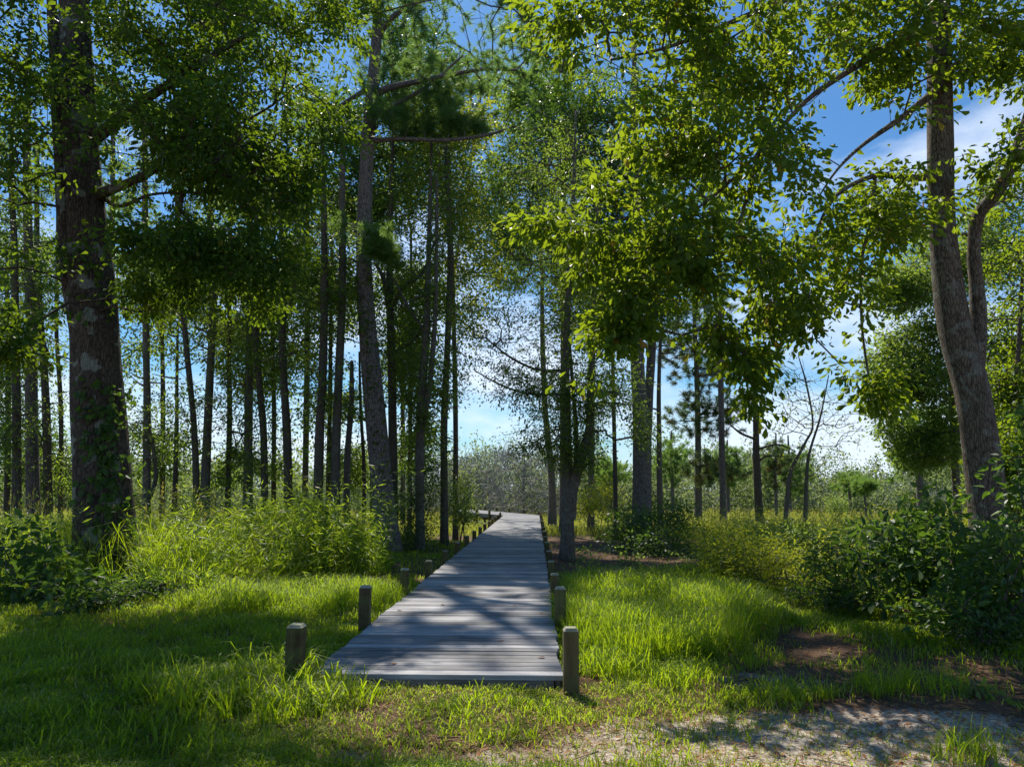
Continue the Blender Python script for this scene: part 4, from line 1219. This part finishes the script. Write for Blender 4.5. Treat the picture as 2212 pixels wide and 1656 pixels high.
# ------------------------------------------------------------------ shrubs
def shrub(name, label, bl, leaf, k, srad, size, ratio, shape, nstem=7, Y=None, group=None, rt=0.004, bark='dark', dr=0.2, cat_='shrub'):
    C = clump(blob(bl, 1.25), 0.55, 0.72)
    g = gz(C[:, 0], C[:, 1])
    C = C[C[:, 2] > g + (0.08 if size > 0.09 or name != 'sapling' else 0.02)]
    c0 = C.mean(0)
    org = np.array([c0[0], c0[1], float(gz(c0[0], c0[1]))])
    root = empty(name, org, label, cat_, group)
    ex_ = C.std(0)
    seeds, parts = [], []
    for q in range(nstem):
        b = org + np.array([rng.normal() * ex_[0] * 0.5, rng.normal() * ex_[1] * 0.5, 0])
        b[2] = float(gz(b[0], b[1])) - 0.04
        tgt = C[rng.integers(len(C))]
        P = np.array([b, b * 0.6 + tgt * 0.4 + np.array([0, 0, 0.12]), tgt])
        Q = catmull(P, 9)
        V, a, b2 = tube(Q, np.linspace(0.016, 0.005, 9) * (1 if size < 0.2 else 1.5), 6, 0.05)
        parts.append((V, [a, b2]))
        seeds.append(Q)
    Nn, par, tips = grow(np.concatenate(seeds), C, seg=0.3, down=0.6)
    V, Fq = twigs(Nn, par, tips, rt, 0.35, 0.016)
    parts.append((V, [Fq]))
    V, Fs = cat(parts)
    mk('stems', V, Fs, B[bark], root, org, smooth=True)
    D = Nn[tips] - Nn[np.maximum(par[tips], 0)]
    V, Fs, tn = leafcloud(C, D, k, srad, size, ratio, shape, dr, 0.7)
    mk('foliage', V, Fs, G[leaf], root, org, tint=tn)
    return root

shrub('broadleaf_shrub', 'large dark shrub with big glossy leaves in front of the forked oak', [(2010, 1240, 150, 140, 8.6, 1.1, 120), (1930, 1180, 90, 70, 8.6, 0.7, 40), (2025, 1130, 40, 60, 9.0, 0.5, 16), (2110, 1230, 110, 90, 9.2, 0.8, 80), (2000, 1380, 150, 50, 8.2, 0.7, 30)], 'shrub', 12, 0.23, 0.135, 0.48, 'elliptic', 16)
shrub('broadleaf_shrub', 'dark bushy shrub crowding the right edge below the leaning trunk', [(2190, 1290, 80, 150, 7.6, 0.6, 100), (2265, 1080, 70, 210, 8.0, 0.6, 110), (2190, 1430, 80, 70, 7.2, 0.5, 70)], 'shrub', 12, 0.19, 0.11, 0.5, 'elliptic', 12)
shrub('leafy_shrub', 'fine-leaved shrub half in shade, left of the big glossy one', [(1850, 1270, 110, 120, 9.4, 0.8, 210), (1800, 1300, 90, 80, 9.6, 0.7, 110), (1900, 1370, 90, 60, 8.8, 0.6, 80)], 'shrub', 16, 0.17, 0.065, 0.45, 'elliptic', 12)
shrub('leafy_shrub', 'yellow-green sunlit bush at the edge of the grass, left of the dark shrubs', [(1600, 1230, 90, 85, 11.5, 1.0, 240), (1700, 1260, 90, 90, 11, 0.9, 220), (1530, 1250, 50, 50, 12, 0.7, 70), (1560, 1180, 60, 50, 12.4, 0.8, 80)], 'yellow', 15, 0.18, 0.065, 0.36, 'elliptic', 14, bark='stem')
shrub('leafy_shrub', 'pale green bush rising behind the yellow-green one', [(1760, 1190, 100, 60, 13.5, 1.0, 170), (1660, 1170, 90, 50, 14.5, 1.0, 120), (1850, 1170, 80, 60, 13.5, 1.0, 110)], 'light', 15, 0.2, 0.075, 0.35, 'elliptic', 10, bark='stem')
shrub('low_shrub', 'dark low shrub at the foot of the large straight pine', [(1395, 1135, 60, 42, 21, 1.0, 110), (1450, 1120, 45, 40, 21.5, 1.0, 80), (1345, 1150, 50, 45, 20, 0.9, 80), (1420, 1175, 70, 35, 18.5, 0.9, 80)], 'shrub', 18, 0.26, 0.10, 0.45, 'quad', 10)
shrub('myrtle_bush', 'round golden-green bush behind the bare brown ground, left of the large pine', [(1300, 1075, 48, 45, 29, 1.4, 150), (1265, 1095, 26, 28, 28.5, 1.0, 50)], 'yellow', 20, 0.3, 0.10, 0.4, 'quad', 8)
shrub('holly_bush', 'dense dark holly bush filling the space left of the slim trunk by the deck', [(900, 1090, 50, 85, 22.3, 1.0, 210), (930, 1010, 50, 60, 23, 1.0, 90), (890, 1165, 60, 30, 21.5, 0.8, 60)], 'shrub', 20, 0.26, 0.085, 0.42, 'quad', 10)
shrub('holly_bush', 'green bush right of the slim trunk, beside the far posts', [(988, 1085, 32, 55, 25, 0.9, 120), (1000, 1115, 22, 28, 24.4, 0.7, 40)], 'bay', 20, 0.26, 0.09, 0.42, 'quad', 7)
shrub('shade_shrub', 'dark broad-leaved undergrowth bush in deep shade left of the massive oak', [(70, 1270, 95, 90, 9.6, 0.9, 70), (10, 1190, 90, 60, 10.2, 0.8, 30), (150, 1295, 60, 45, 9.0, 0.6, 40), (60, 1370, 130, 50, 8.6, 0.6, 36)], 'shrub', 12, 0.26, 0.12, 0.55, 'elliptic', 14)
shrub('low_shrub', 'dark creeping brambles at the foot of the massive oak', [(310, 1268, 90, 26, 10.4, 0.6, 150), (400, 1274, 90, 18, 10.6, 0.5, 90), (220, 1290, 90, 24, 9.7, 0.5, 110)], 'shrub', 13, 0.17, 0.06, 0.55, 'elliptic', 8)
shrub('willow_bush', 'arching willow-leaved bush, bright green, above the left weeds', [(640, 1120, 95, 62, 14.5, 0.9, 150), (740, 1160, 90, 60, 14, 0.9, 160), (560, 1140, 70, 50, 14.5, 0.9, 80), (800, 1200, 55, 40, 13.6, 0.6, 60)], 'weed', 16, 0.22, 0.13, 0.13, 'elliptic', 16, bark='stem', dr=0.45)
shrub('round_bush', 'small round bright green bush out in the field', [(1808, 1090, 22, 20, 34, 0.5, 60)], 'light', 22, 0.22, 0.09, 0.4, 'quad', 4)
shrub('ragged_shrub', 'near ragged shrub with bare stems showing, at the lower right beside the sand', [(2110, 1320, 100, 90, 7.0, 0.5, 90), (2010, 1360, 70, 50, 7.4, 0.4, 40), (2180, 1230, 60, 110, 6.9, 0.4, 50)], 'shrub', 11, 0.24, 0.10, 0.45, 'elliptic', 14)
shrub('sapling', 'pale-leaved oak seedling on the sand at the lower right', [(2112, 1500, 26, 20, 5.3, 0.08, 14)], 'light', 6, 0.10, 0.085, 0.6, 'obovate', 3, bark='stem', rt=0.002, cat_='seedling')
shrub('low_shrub', 'small-leaved shrub with glinting leaves at the lower right corner of the thicket', [(2150, 1385, 60, 55, 6.6, 0.35, 90), (2085, 1410, 45, 40, 6.7, 0.3, 50)], 'shrub', 13, 0.12, 0.04, 0.5, 'elliptic', 6, rt=0.003)
print('shrubs', time.time() - T00)

# vines climbing the massive oak
def vine(label, path, Y, rad, n, leaf, size, side=None, k=3):
    P = np.array([W(x, y, Y) for (x, y) in path])
    Q = catmull(P, 60)
    C, D = [], []
    for _ in range(n):
        q = Q[rng.integers(60)]
        a = rng.uniform(-1.15, 1.15) if side is None else rng.normal(side, 0.45)
        d = np.array([math.sin(a), -math.cos(a), 0])
        C.append(q + d * (rad + 0.02 + 0.05 * rng.random()))
        D.append(d + np.array([0, 0, rng.normal() * .4]))
    C, D = np.array(C), np.array(D)
    org = Q[0].copy()
    org[2] = float(gz(org[0], org[1]))
    root = empty('climbing_vine', org, label, 'vine')
    aw = (0 if side is None else side) + 0.5 * np.sin(np.linspace(0, 7, 60) + n)
    SQ = Q + np.stack([np.sin(aw), -np.cos(aw), np.zeros(60)], 1) * (rad + 0.012)
    V, Fq, Ft = tube(SQ, np.linspace(0.012, 0.004, 60), 6, 0.05)
    Fq = [Fq, Ft]
    mk('stem', V, Fq, B['dark'], root, org, smooth=True)
    c = np.repeat(C, k, 0)
    Nr = np.repeat(norm(D), k, 0) + rng.standard_normal((len(c), 3)) * 0.3
    Dl = np.array([0, 0, -0.8]) + rng.standard_normal((len(c), 3)) * 0.6
    V, Fs, vp = leaves(c + rng.standard_normal(c.shape) * 0.05, Dl, Nr, size * (0.6 + 0.7 * rng.random(len(c))), 0.75, 'elliptic')
    mk('foliage', V, Fs, G[leaf], root, org, tint=np.repeat(rng.random(len(c)), vp))
vine('dark ivy climbing the right side of the massive oak trunk', [(246, 1250), (240, 1100), (232, 950), (222, 830)], 12.5, 0.46, 150, 'shrub', 0.12, side=0.45)
vine('vine leaves ringing the massive oak trunk at mid height below the first boughs', [(200, 700), (192, 600), (186, 540)], 12.5, 0.44, 60, 'oakdark', 0.10)
vine('leafy creeper high on the massive oak among its boughs', [(178, 420), (165, 250), (158, 160)], 12.5, 0.42, 70, 'oakdark', 0.10)
vine('green vine on the big leaning pine', [(838, 1160), (812, 900), (795, 720), (786, 600)], 20.7, 0.27, 90, 'bay', 0.11)
print('vines', time.time() - T00)

# ------------------------------------------------------------------ grasses, weeds and other uncountable cover
def blades(P, h, wd, lean, az, bend=1.0):
    """grass blades with three levels"""
    n = len(P)
    dirv = np.stack([np.cos(az), np.sin(az), np.zeros(n)], 1)
    side = np.stack([-np.sin(az), np.cos(az), np.zeros(n)], 1)
    side = norm(side + dirv * rng.normal(0, 0.6, (n, 1)))
    Lx = (h * lean)[:, None]
    Hh = h[:, None]
    up = np.array([0, 0, 1.0])
    q1 = P + up * Hh * 0.45 + dirv * Lx * 0.16
    q2 = P + up * Hh * 0.82 + dirv * Lx * 0.5
    q3 = P + up * Hh * (1.0 - 0.25 * np.minimum(lean, 1.2)[:, None] * bend) + dirv * Lx * 1.0
    w1 = side * (wd / 2)[:, None]
    V = np.stack([P - w1 * .8, P + w1 * .8, q1 + w1, q1 - w1, q2 + w1 * .7, q2 - w1 * .7, q3], 1).reshape(-1, 3)
    b = np.arange(n)[:, None] * 7
    Fq = np.concatenate([b + np.array([[0, 1, 2, 3]]), b + np.array([[3, 2, 4, 5]])])
    Ft = b + np.array([[5, 4, 6]])
    return V, [Fq, Ft]

def scatter(n, ymin, ymax, power, margin=1.5):
    """points over the visible wedge of ground, denser near the camera"""
    u = rng.random(n)
    if power == 0:
        y = ymin + (ymax - ymin) * u
    else:
        y = (ymin ** (1 - power) + u * (ymax ** (1 - power) - ymin ** (1 - power))) ** (1 / (1 - power))
    hw_ = y * 0.76 + margin
    x = (rng.random(n) * 2 - 1) * hw_
    return x, y

def on_deck(x, y, pad=0.0):
    a = (np.abs(x - deck_cx(y)) < HW + pad) & (y > Y0 - 0.04 - pad) & (y < Y1)
    rel = np.stack([x - B0[0], y - B0[1]], 1)
    s_, t_ = rel @ d2, rel @ n2
    return a | ((np.abs(t_) < HW + pad) & (s_ > -1) & (s_ < 13))

def vnoise(x, y, s, seed=0):
    return (np.sin(x * s + 1.7 + seed) * np.cos(y * s * 1.13 + 0.6 * seed) + 0.6 * np.sin(x * s * 2.3 + y * s * 1.9 + seed * 2.1) + 0.4 * np.cos(x * s * 4.7 - y * s * 3.9)) / 2.0

TRUNKS = [(W(238, 1262, 12.5)[0], 12.5, 0.6), (W(2140, 1310, 11)[0], 11.0, 0.4), (W(838, 1192, 20.7)[0], 20.7, 0.4), (W(1224, 1214, 17.2)[0], 17.2, 0.3)]
def off_trunks(x, y):
    k = np.ones(len(x), bool)
    for (tx, ty, tr) in TRUNKS:
        k &= (x - tx) ** 2 + (y - ty) ** 2 > tr * tr
    return k

# short lawn grass
x, y = scatter(430000, 3.6, 26, 1.35)
px, py = proj(np.stack([x, y, gz(x, y)], 1))
sand = soft(px, py, SAND)
bare_ = soft(px, py, [(1340, 1205, 230, 58, 1.1), (1260, 1165, 90, 34, 1.1), (1060, 1230, 260, 40, .6), (880, 1235, 120, 30, .8), (1800, 1440, 230, 62, .95), (2050, 1490, 260, 80, 1.05), (1650, 1480, 200, 22, .7), (1150, 1478, 150, 16, .7), (1700, 1380, 110, 30, .8)])
nz = vnoise(x, y, 3.1) + 0.5 * vnoise(x, y, 9.0, 2)
pr = 1.0 - 0.88 * np.clip(sand * 1.15 + nz * 0.6, 0, 1) * (sand > 0.05) - 0.9 * bare_
pr = pr * (0.62 + 0.38 * (nz > -0.25)) * (1 - 0.45 * soft(px, py, [(1080, 1570, 480, 90, 1.0)]) * (nz < 0.1))
keep = (rng.random(len(x)) < pr) & ~on_deck(x, y, 0.01) & off_trunks(x, y) & (np.abs(px - 1106) < 1300)
x, y, px, py, nz = x[keep], y[keep], px[keep], py[keep], nz[keep]
P = np.stack([x, y, gz(x, y) - 0.01], 1)
tall = soft(px, py, [(1440, 1330, 230, 90, 1.0), (1300, 1300, 90, 60, .8), (640, 1300, 240, 32, .8), (560, 1510, 230, 40, .4)])
short = soft(px, py, [(1080, 1570, 520, 95, 1.0), (1850, 1600, 450, 90, 1)])
h = (0.05 + 0.06 * rng.random(len(x))) * (1 + 0.35 * nz) * (1 - 0.45 * short) + tall * (0.10 + 0.26 * rng.random(len(x)))
wd = 0.004 + 0.003 * rng.random(len(x)) + 0.0009 * y * 0.5
V, Fs = blades(P, h, wd, 0.35 + 0.9 * rng.random(len(x)), rng.random(len(x)) * 6.28)
tn = np.clip(0.45 + 0.35 * nz + rng.normal(0, 0.22, len(x)), 0, 0.93)
dryp = 0.06 + 0.40 * short * (nz < 0.5)
tn = np.where(rng.random(len(x)) < dryp, 1.0, tn)
o = mk('grass', V, Fs, G['grass'], tint=np.repeat(tn, 7))
o['kind'] = 'stuff'
print('lawn', len(x), time.time() - T00)

# taller tufts: wide blades left foreground, lush grass right of the deck, along the deck edge
X_, Y_, H_, W_, L__ = [], [], [], [], []
def tuft_region(cx, cy, rx, ry, n, nb, hh, ww, lean):
    for _ in range(n):
        a = rng.random() * 6.28
        r_ = math.sqrt(rng.random())
        u, v = cx + rx * r_ * math.cos(a), cy + ry * r_ * math.sin(a)
        d = np.array([(u - CX) / F, cp - (CY - v) / F * sp, sp + (CY - v) / F * cp])
        g = d * (-HC / d[2])
        m_ = rng.integers(nb // 2, nb + 1)
        X_.append(g[0] + rng.normal(0, 0.035, m_))
        Y_.append(g[1] + rng.normal(0, 0.035, m_))
        s_ = rng.uniform(0.65, 1.15)
        H_.append(hh * s_ * rng.uniform(0.5, 1.1, m_))
        W_.append(ww * rng.uniform(0.6, 1.2, m_))
        L__.append(lean * rng.uniform(0.3, 1.3, m_))
tuft_region(520, 1520, 260, 50, 130, 9, 0.30, 0.013, 0.9)
tuft_region(330, 1610, 330, 50, 60, 8, 0.20, 0.010, 0.9)
tuft_region(120, 1450, 200, 60, 45, 8, 0.20, 0.010, 0.9)
tuft_region(600, 1480, 110, 22, 45, 8, 0.34, 0.013, 1.0)
tuft_region(1430, 1360, 210, 80, 700, 16, 0.38, 0.007, 0.6)
tuft_region(1290, 1330, 60, 80, 140, 14, 0.40, 0.007, 0.6)
tuft_region(690, 1300, 160, 26, 380, 14, 0.34, 0.007, 0.6)
tuft_region(860, 1290, 60, 30, 80, 12, 0.3, 0.007, 0.6)
tuft_region(1330, 1440, 80, 22, 50, 12, 0.26, 0.008, 1.0)
tuft_region(1500, 1470, 100, 20, 45, 10, 0.2, 0.008, 1.0)
tuft_region(1050, 1560, 200, 45, 70, 8, 0.14, 0.009, 1.1)
tuft_region(1500, 1540, 260, 60, 90, 8, 0.10, 0.007, 1.1)
tuft_region(1960, 1500, 130, 22, 70, 8, 0.24, 0.006, 0.9)
tuft_region(1700, 1510, 130, 25, 45, 8, 0.16, 0.007, 0.9)
tuft_region(2100, 1640, 90, 20, 26, 8, 0.22, 0.006, 1.1)
tuft_region(950, 1478, 300, 8, 60, 6, 0.13, 0.006, 0.9)
tuft_region(1650, 1430, 60, 20, 20, 8, 0.18, 0.007, 0.9)
x, y, h, wd, ln = (np.concatenate(a) for a in (X_, Y_, H_, W_, L__))
keep = ~on_deck(x, y, 0.0)
x, y, h, wd, ln = x[keep], y[keep], h[keep], wd[keep], ln[keep]
V, Fs = blades(np.stack([x, y, gz(x, y) - 0.01], 1), h, wd, ln, rng.random(len(x)) * 6.28)
o = mk('grass_tufts', V, Fs, G['grass'], tint=np.repeat(np.clip(rng.normal(0.6, 0.22, len(x)), 0, 0.94), 7))
o['kind'] = 'stuff'

# weed thicket left of the deck
def weeds(name, n, inside, ymin, ymax, hmin, hmax, leaf, lsize, lratio, nl, dry=0.05, fade=None):
    x, y = scatter(n * 6, ymin, ymax, 0.8)
    px, py = proj(np.stack([x, y, gz(x, y)], 1))
    k = inside(x, y, px, py) & ~on_deck(x, y, 0.35) & off_trunks(x, y)
    x, y = x[k][:n], y[k][:n]
    m_ = len(x)
    h = (hmin + (hmax - hmin) * rng.random(m_) ** 1.5) * np.clip(1 + 0.55 * vnoise(x, y, 1.1, 4) + 0.2 * vnoise(x, y, 3.7, 1), 0.3, 2)
    if fade is not None:
        h = h * fade(y, proj(np.stack([x, y, gz(x, y)], 1))[0])
    az = rng.random(m_) * 6.28
    base = np.stack([x, y, gz(x, y)], 1)
    ln_ = 0.15 + 0.75 * rng.random(m_) ** 2
    top = base + np.stack([np.cos(az) * h * ln_, np.sin(az) * h * ln_, h * (1 - 0.3 * ln_)], 1)
    mid = base * 0.5 + top * 0.5 - np.stack([np.cos(az) * h * ln_ * 0.25, np.sin(az) * h * ln_ * 0.25, -h * 0.12 * ln_], 1)
    V1, F1 = frusta(base, mid, np.full(m_, .004), np.full(m_, .003), 3)
    V2, F2 = frusta(mid, top, np.full(m_, .003), np.full(m_, .0015), 3)
    t = 0.2 + 0.8 * rng.random((m_, nl)) ** 0.8
    Pt = np.where((t < 0.5)[..., None], base[:, None] + (mid - base)[:, None] * (t * 2)[..., None], mid[:, None] + (top - mid)[:, None] * (t * 2 - 1)[..., None]).reshape(-1, 3)
    a = rng.random(m_ * nl) * 6.28
    D = np.stack([np.cos(a), np.sin(a), rng.uniform(-0.2, 0.9, m_ * nl)], 1)
    # short side sprigs spread the leaves out from the stem
    Pt = Pt + D * (rng.random((m_ * nl, 1)) * 0.14)
    V3, F3, vp = leaves(Pt, D, np.array([0, 0, 1.0]) + rng.standard_normal(D.shape) * .5, lsize * (0.6 + 0.7 * rng.random(m_ * nl)), lratio, 'quad')
    V, Fs = cat([(V1, [F1]), (V2, [F2]), (V3, F3)])
    tn = np.concatenate([np.full(len(V1) + len(V2), 0.5), np.repeat(np.where((rng.random(m_ * nl) < dry) | (np.repeat(rng.random(m_), nl) < 0.05), 1.0, np.clip(rng.normal(0, .15, m_ * nl) + np.repeat(rng.uniform(.15, .85, m_), nl), 0, .93)), vp)])
    o = mk(name, V, Fs, G[leaf], tint=tn)
    o['kind'] = 'stuff'
weeds('weeds', 1500, lambda x, y, px, py: (px > 290) & (px < 850 - (y - 11) * 6) & (y > 10.4 + np.clip((px - 430) / 100, 0, 3)), 9.5, 21, 0.40, 1.45, 'weed', 0.15, 0.13, 30, fade=lambda y, px: np.clip((850 - (y - 11) * 6 - px) / 170, 0.25, 1) * np.clip((y - 10.2 - np.clip((px - 430) / 100, 0, 3)) / 1.6, 0.35, 1))
weeds('undergrowth', 800, lambda x, y, px, py: ((px < 120) & (y > 10.5)) | ((px < 300) & (y > 13.5)), 9, 22, 0.45, 1.25, 'weed', 0.12, 0.2, 26)
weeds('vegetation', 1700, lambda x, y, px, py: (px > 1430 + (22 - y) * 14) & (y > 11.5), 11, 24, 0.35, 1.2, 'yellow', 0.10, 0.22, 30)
weeds('tall_weeds', 190, lambda x, y, px, py: (px > 300) & (px < 830) & (y > 11.5), 10, 19, 1.2, 1.9, 'weed', 0.13, 0.14, 40)
# sparse seedlings on the bare ground below the trees
weeds('seedlings', 260, lambda x, y, px, py: (px > 1230) & (px < 1600) & (y > 12) & (y < 22), 10, 24, 0.06, 0.25, 'light', 0.08, 0.5, 9)
print('weeds', time.time() - T00)

# long grass growing through the weeds
x, y = scatter(60000, 9.5, 22, 0.8)
px, py = proj(np.stack([x, y, gz(x, y)], 1))
ok = (((px > 280) & (px < 860 - (y - 11) * 6) & (y > 10.2 + np.clip((px - 430) / 100, 0, 3))) | ((px < 250) & (y > 11))) & (vnoise(x, y, 1.9, 7) > -0.15) & off_trunks(x, y)
x, y, px = x[ok][:11000], y[ok][:11000], px[ok][:11000]
fd = np.where(px > 280, np.clip((850 - (y - 11) * 6 - px) / 170, 0.25, 1) * np.clip((y - 10.0 - np.clip((px - 430) / 100, 0, 3)) / 1.6, 0.35, 1), 1)
V, Fs = blades(np.stack([x, y, gz(x, y)], 1), rng.uniform(.4, 1.3, len(x)) * fd, rng.uniform(.006, .012, len(x)), rng.uniform(.3, 1.3, len(x)), rng.random(len(x)) * 6.28)
o = mk('long_grass', V, Fs, G['grass'], tint=np.repeat(np.where(rng.random(len(x)) < .06, 1, np.clip(rng.normal(.55, .25, len(x)), 0, .93)), 7))
o['kind'] = 'stuff'

# tall field grass
x, y = scatter(150000, 13, 75, 1.15, 3)
px, py = proj(np.stack([x, y, gz(x, y)], 1))
dk = x - deck_cx(y)
ok = (y > 21 + 3.0 * vnoise(x, y, 0.5)) | ((px < 290) & (y > 12.5)) | ((px > 290) & (px < 800) & (y > 12)) | ((px > 1800) & (y > 14))
ok &= ~((np.abs(dk) < 3.2) & (y < 30)) & ~((dk > 0) & (dk < 6.5) & (y < 26)) & ~on_deck(x, y, 0.25) & off_trunks(x, y)
x, y = x[ok], y[ok]
nz = vnoise(x, y, 0.45, 1)
h = (0.45 + 0.45 * rng.random(len(x))) * (1 + 0.3 * nz)
h = np.where(np.abs(x - deck_cx(y)) < 5, h * 0.55, h)
wd = 0.008 + 0.0005 * y
V, Fs = blades(np.stack([x, y, gz(x, y) - 0.02], 1), h, wd, 0.25 + 0.6 * rng.random(len(x)), rng.random(len(x)) * 6.28)
tn = np.clip(0.38 + 0.3 * nz + rng.normal(0, 0.2, len(x)) + 0.006 * (y - 20), 0, 1)
o = mk('field_grass', V, Fs, G['dry'], tint=np.repeat(tn, 7))
o['kind'] = 'stuff'
# seed heads rising from the tall grass at the left
x, y = scatter(3000, 12, 24, 0.3)
px, py = proj(np.stack([x, y, gz(x, y)], 1))
ok = (px < 480) & (rng.random(len(x)) < 0.16) & off_trunks(x, y)
x, y = x[ok], y[ok]
n_ = len(x)
h = rng.uniform(1.1, 1.75, n_)
az = rng.random(n_) * 6.28
b0 = np.stack([x, y, gz(x, y)], 1)
t0 = b0 + np.stack([np.cos(az) * .2, np.sin(az) * .2, h], 1)
V1, F1 = frusta(b0, t0, np.full(n_, .003), np.full(n_, .002), 3)
pt = np.repeat(t0, 16, 0) - np.repeat(norm(t0 - b0), 16, 0) * rng.random((n_ * 16, 1)) * 0.26
V2, F2, vp = leaves(pt, np.repeat(norm(t0 - b0), 16, 0) + rng.standard_normal((n_ * 16, 3)) * .35, rng.standard_normal((n_ * 16, 3)), np.full(n_ * 16, 0.07), 0.2, 'quad')
V, Fs = cat([(V1, [F1]), (V2, F2)])
o = mk('seed_grass', V, Fs, G['dry'], tint=np.full(len(V), 0.95))
o['kind'] = 'stuff'

# fallen leaves and pine straw on the ground
x, y = scatter(11000, 3.8, 24, 1.3)
k = ~on_deck(x, y, 0.05)
x, y = x[k], y[k]
a = rng.random(len(x)) * 6.28
V, Fs, vp = leaves(np.stack([x, y, gz(x, y) + 0.012], 1), np.stack([np.cos(a), np.sin(a), rng.normal(0, .15, len(x))], 1), np.array([0, 0, 1.0]) + rng.standard_normal((len(x), 3)) * .3, rng.uniform(.02, .06, len(x)), 0.4, 'elliptic')
o = mk('leaf_litter', V, Fs, G['fallen'], tint=np.repeat(rng.random(len(x)), vp))
o['kind'] = 'stuff'

x, y = scatter(34000, 3.9, 26, 1.1)
px, py = proj(np.stack([x, y, gz(x, y)], 1))
k = ~on_deck(x, y, 0.03) & (np.abs(px - 1106) < 1250)
x, y = x[k], y[k]
a = rng.random(len(x)) * 6.28
V, Fs, vp = leaves(np.stack([x, y, gz(x, y) + rng.uniform(.004, .02, len(x))], 1), np.stack([np.cos(a), np.sin(a), rng.normal(0, .08, len(x))], 1), np.array([0, 0, 1.0]) + rng.standard_normal((len(x), 3)) * .3, rng.uniform(.08, .2, len(x)), 0.03, 'quad')
o = mk('pine_straw_litter', V, Fs, G['fallen'], tint=np.repeat(rng.random(len(x)) * .7, vp))
o['kind'] = 'stuff'
x, y = scatter(420, 3.9, 14, 0.95)
k = ~on_deck(x, y, 0.1)
x, y = x[k], y[k]
a = rng.random(len(x)) * 6.28
b0 = np.stack([x, y, gz(x, y) + .012], 1)
V, Fq = frusta(b0, b0 + np.stack([np.cos(a), np.sin(a), rng.normal(0.02, .03, len(x))], 1) * rng.uniform(.08, .35, (len(x), 1)), rng.uniform(.002, .005, len(x)), np.full(len(x), .0015), 5)
o = mk('twig_litter', V, [Fq], B['grey'])
o['kind'] = 'stuff'

# ------------------------------------------------------------------ far thicket across the marsh
prof_x = [-200, 0, 300, 500, 700, 840, 900, 980, 1090, 1200, 1300, 1340, 1400, 1480, 1540, 1600, 1660, 1720, 1800, 1860, 1920, 1990, 2080, 2212, 2500]
prof_y = [960, 985, 990, 1000, 1000, 960, 985, 980, 960, 970, 975, 1020, 1005, 950, 945, 990, 945, 970, 995, 1045, 1020, 980, 920, 850, 800]
base_h = -0.8
CC_ = []
for _ in range(330):
    pxc = rng.uniform(-250, 2450)
    Yd = rng.uniform(56, 92)
    ty = float(np.interp(pxc, prof_x, prof_y)) + rng.normal(20, 24)
    ty = min(ty, 1062)
    if abs(pxc - 1080) < 180 and rng.random() < 0.5:
        continue
    zt = HC + (1056 - ty) / F * Yd
    rx_ = rng.uniform(1.0, 2.6)
    hz = max(0.6, (zt - base_h) * rng.uniform(0.3, 0.5))
    nn = int(12 + 10 * rx_)
    u = norm(rng.standard_normal((nn, 3))) * rng.random((nn, 1)) ** 0.4
    CC_.append(np.array([(pxc - CX) / F * Yd, Yd, zt - hz]) + u * np.array([rx_, rx_, hz]))
    CC_.append(np.array([(pxc - CX) / F * Yd, Yd, base_h + 0.7]) + norm(rng.standard_normal((8, 3))) * rng.random((8, 1)) * np.array([2.8, 2, 0.7]))
C1 = np.concatenate(CC_)
V, Fs, tn = leafcloud(C1, np.repeat([[0, 0, 1.0]], len(C1), 0) + rng.standard_normal((len(C1), 3)) * .5, 30, 0.9, 0.26, 0.6, 'quad', 0.0, 0.5)
o = mk('distant_thicket', V, Fs, G['far'], tint=tn)
o['kind'] = 'stuff'
# grey dead twigs among it
n_ = 9000
px = np.where(rng.random(n_) < 0.55, rng.normal(1080, 130, n_), rng.uniform(-200, 2300, n_))
Yd = rng.uniform(54, 74, n_)
topy = np.interp(px, prof_x, prof_y) + 16
ztop = HC + (1056 - topy) / F * Yd
z = base_h + (ztop - base_h) * rng.random(n_) ** 1.3
A_ = np.stack([(px - CX) / F * Yd, Yd, z], 1)
dv = norm(rng.standard_normal((n_, 3)) + np.array([0, 0, 0.9])) * rng.uniform(0.5, 1.7, (n_, 1))
V, Fq = frusta(A_, A_ + dv, np.full(n_, 0.022), np.full(n_, 0.008), 3)
o = mk('dead_brush', V, [Fq], B['dead'])
o['kind'] = 'stuff'
print('done', time.time() - T00)
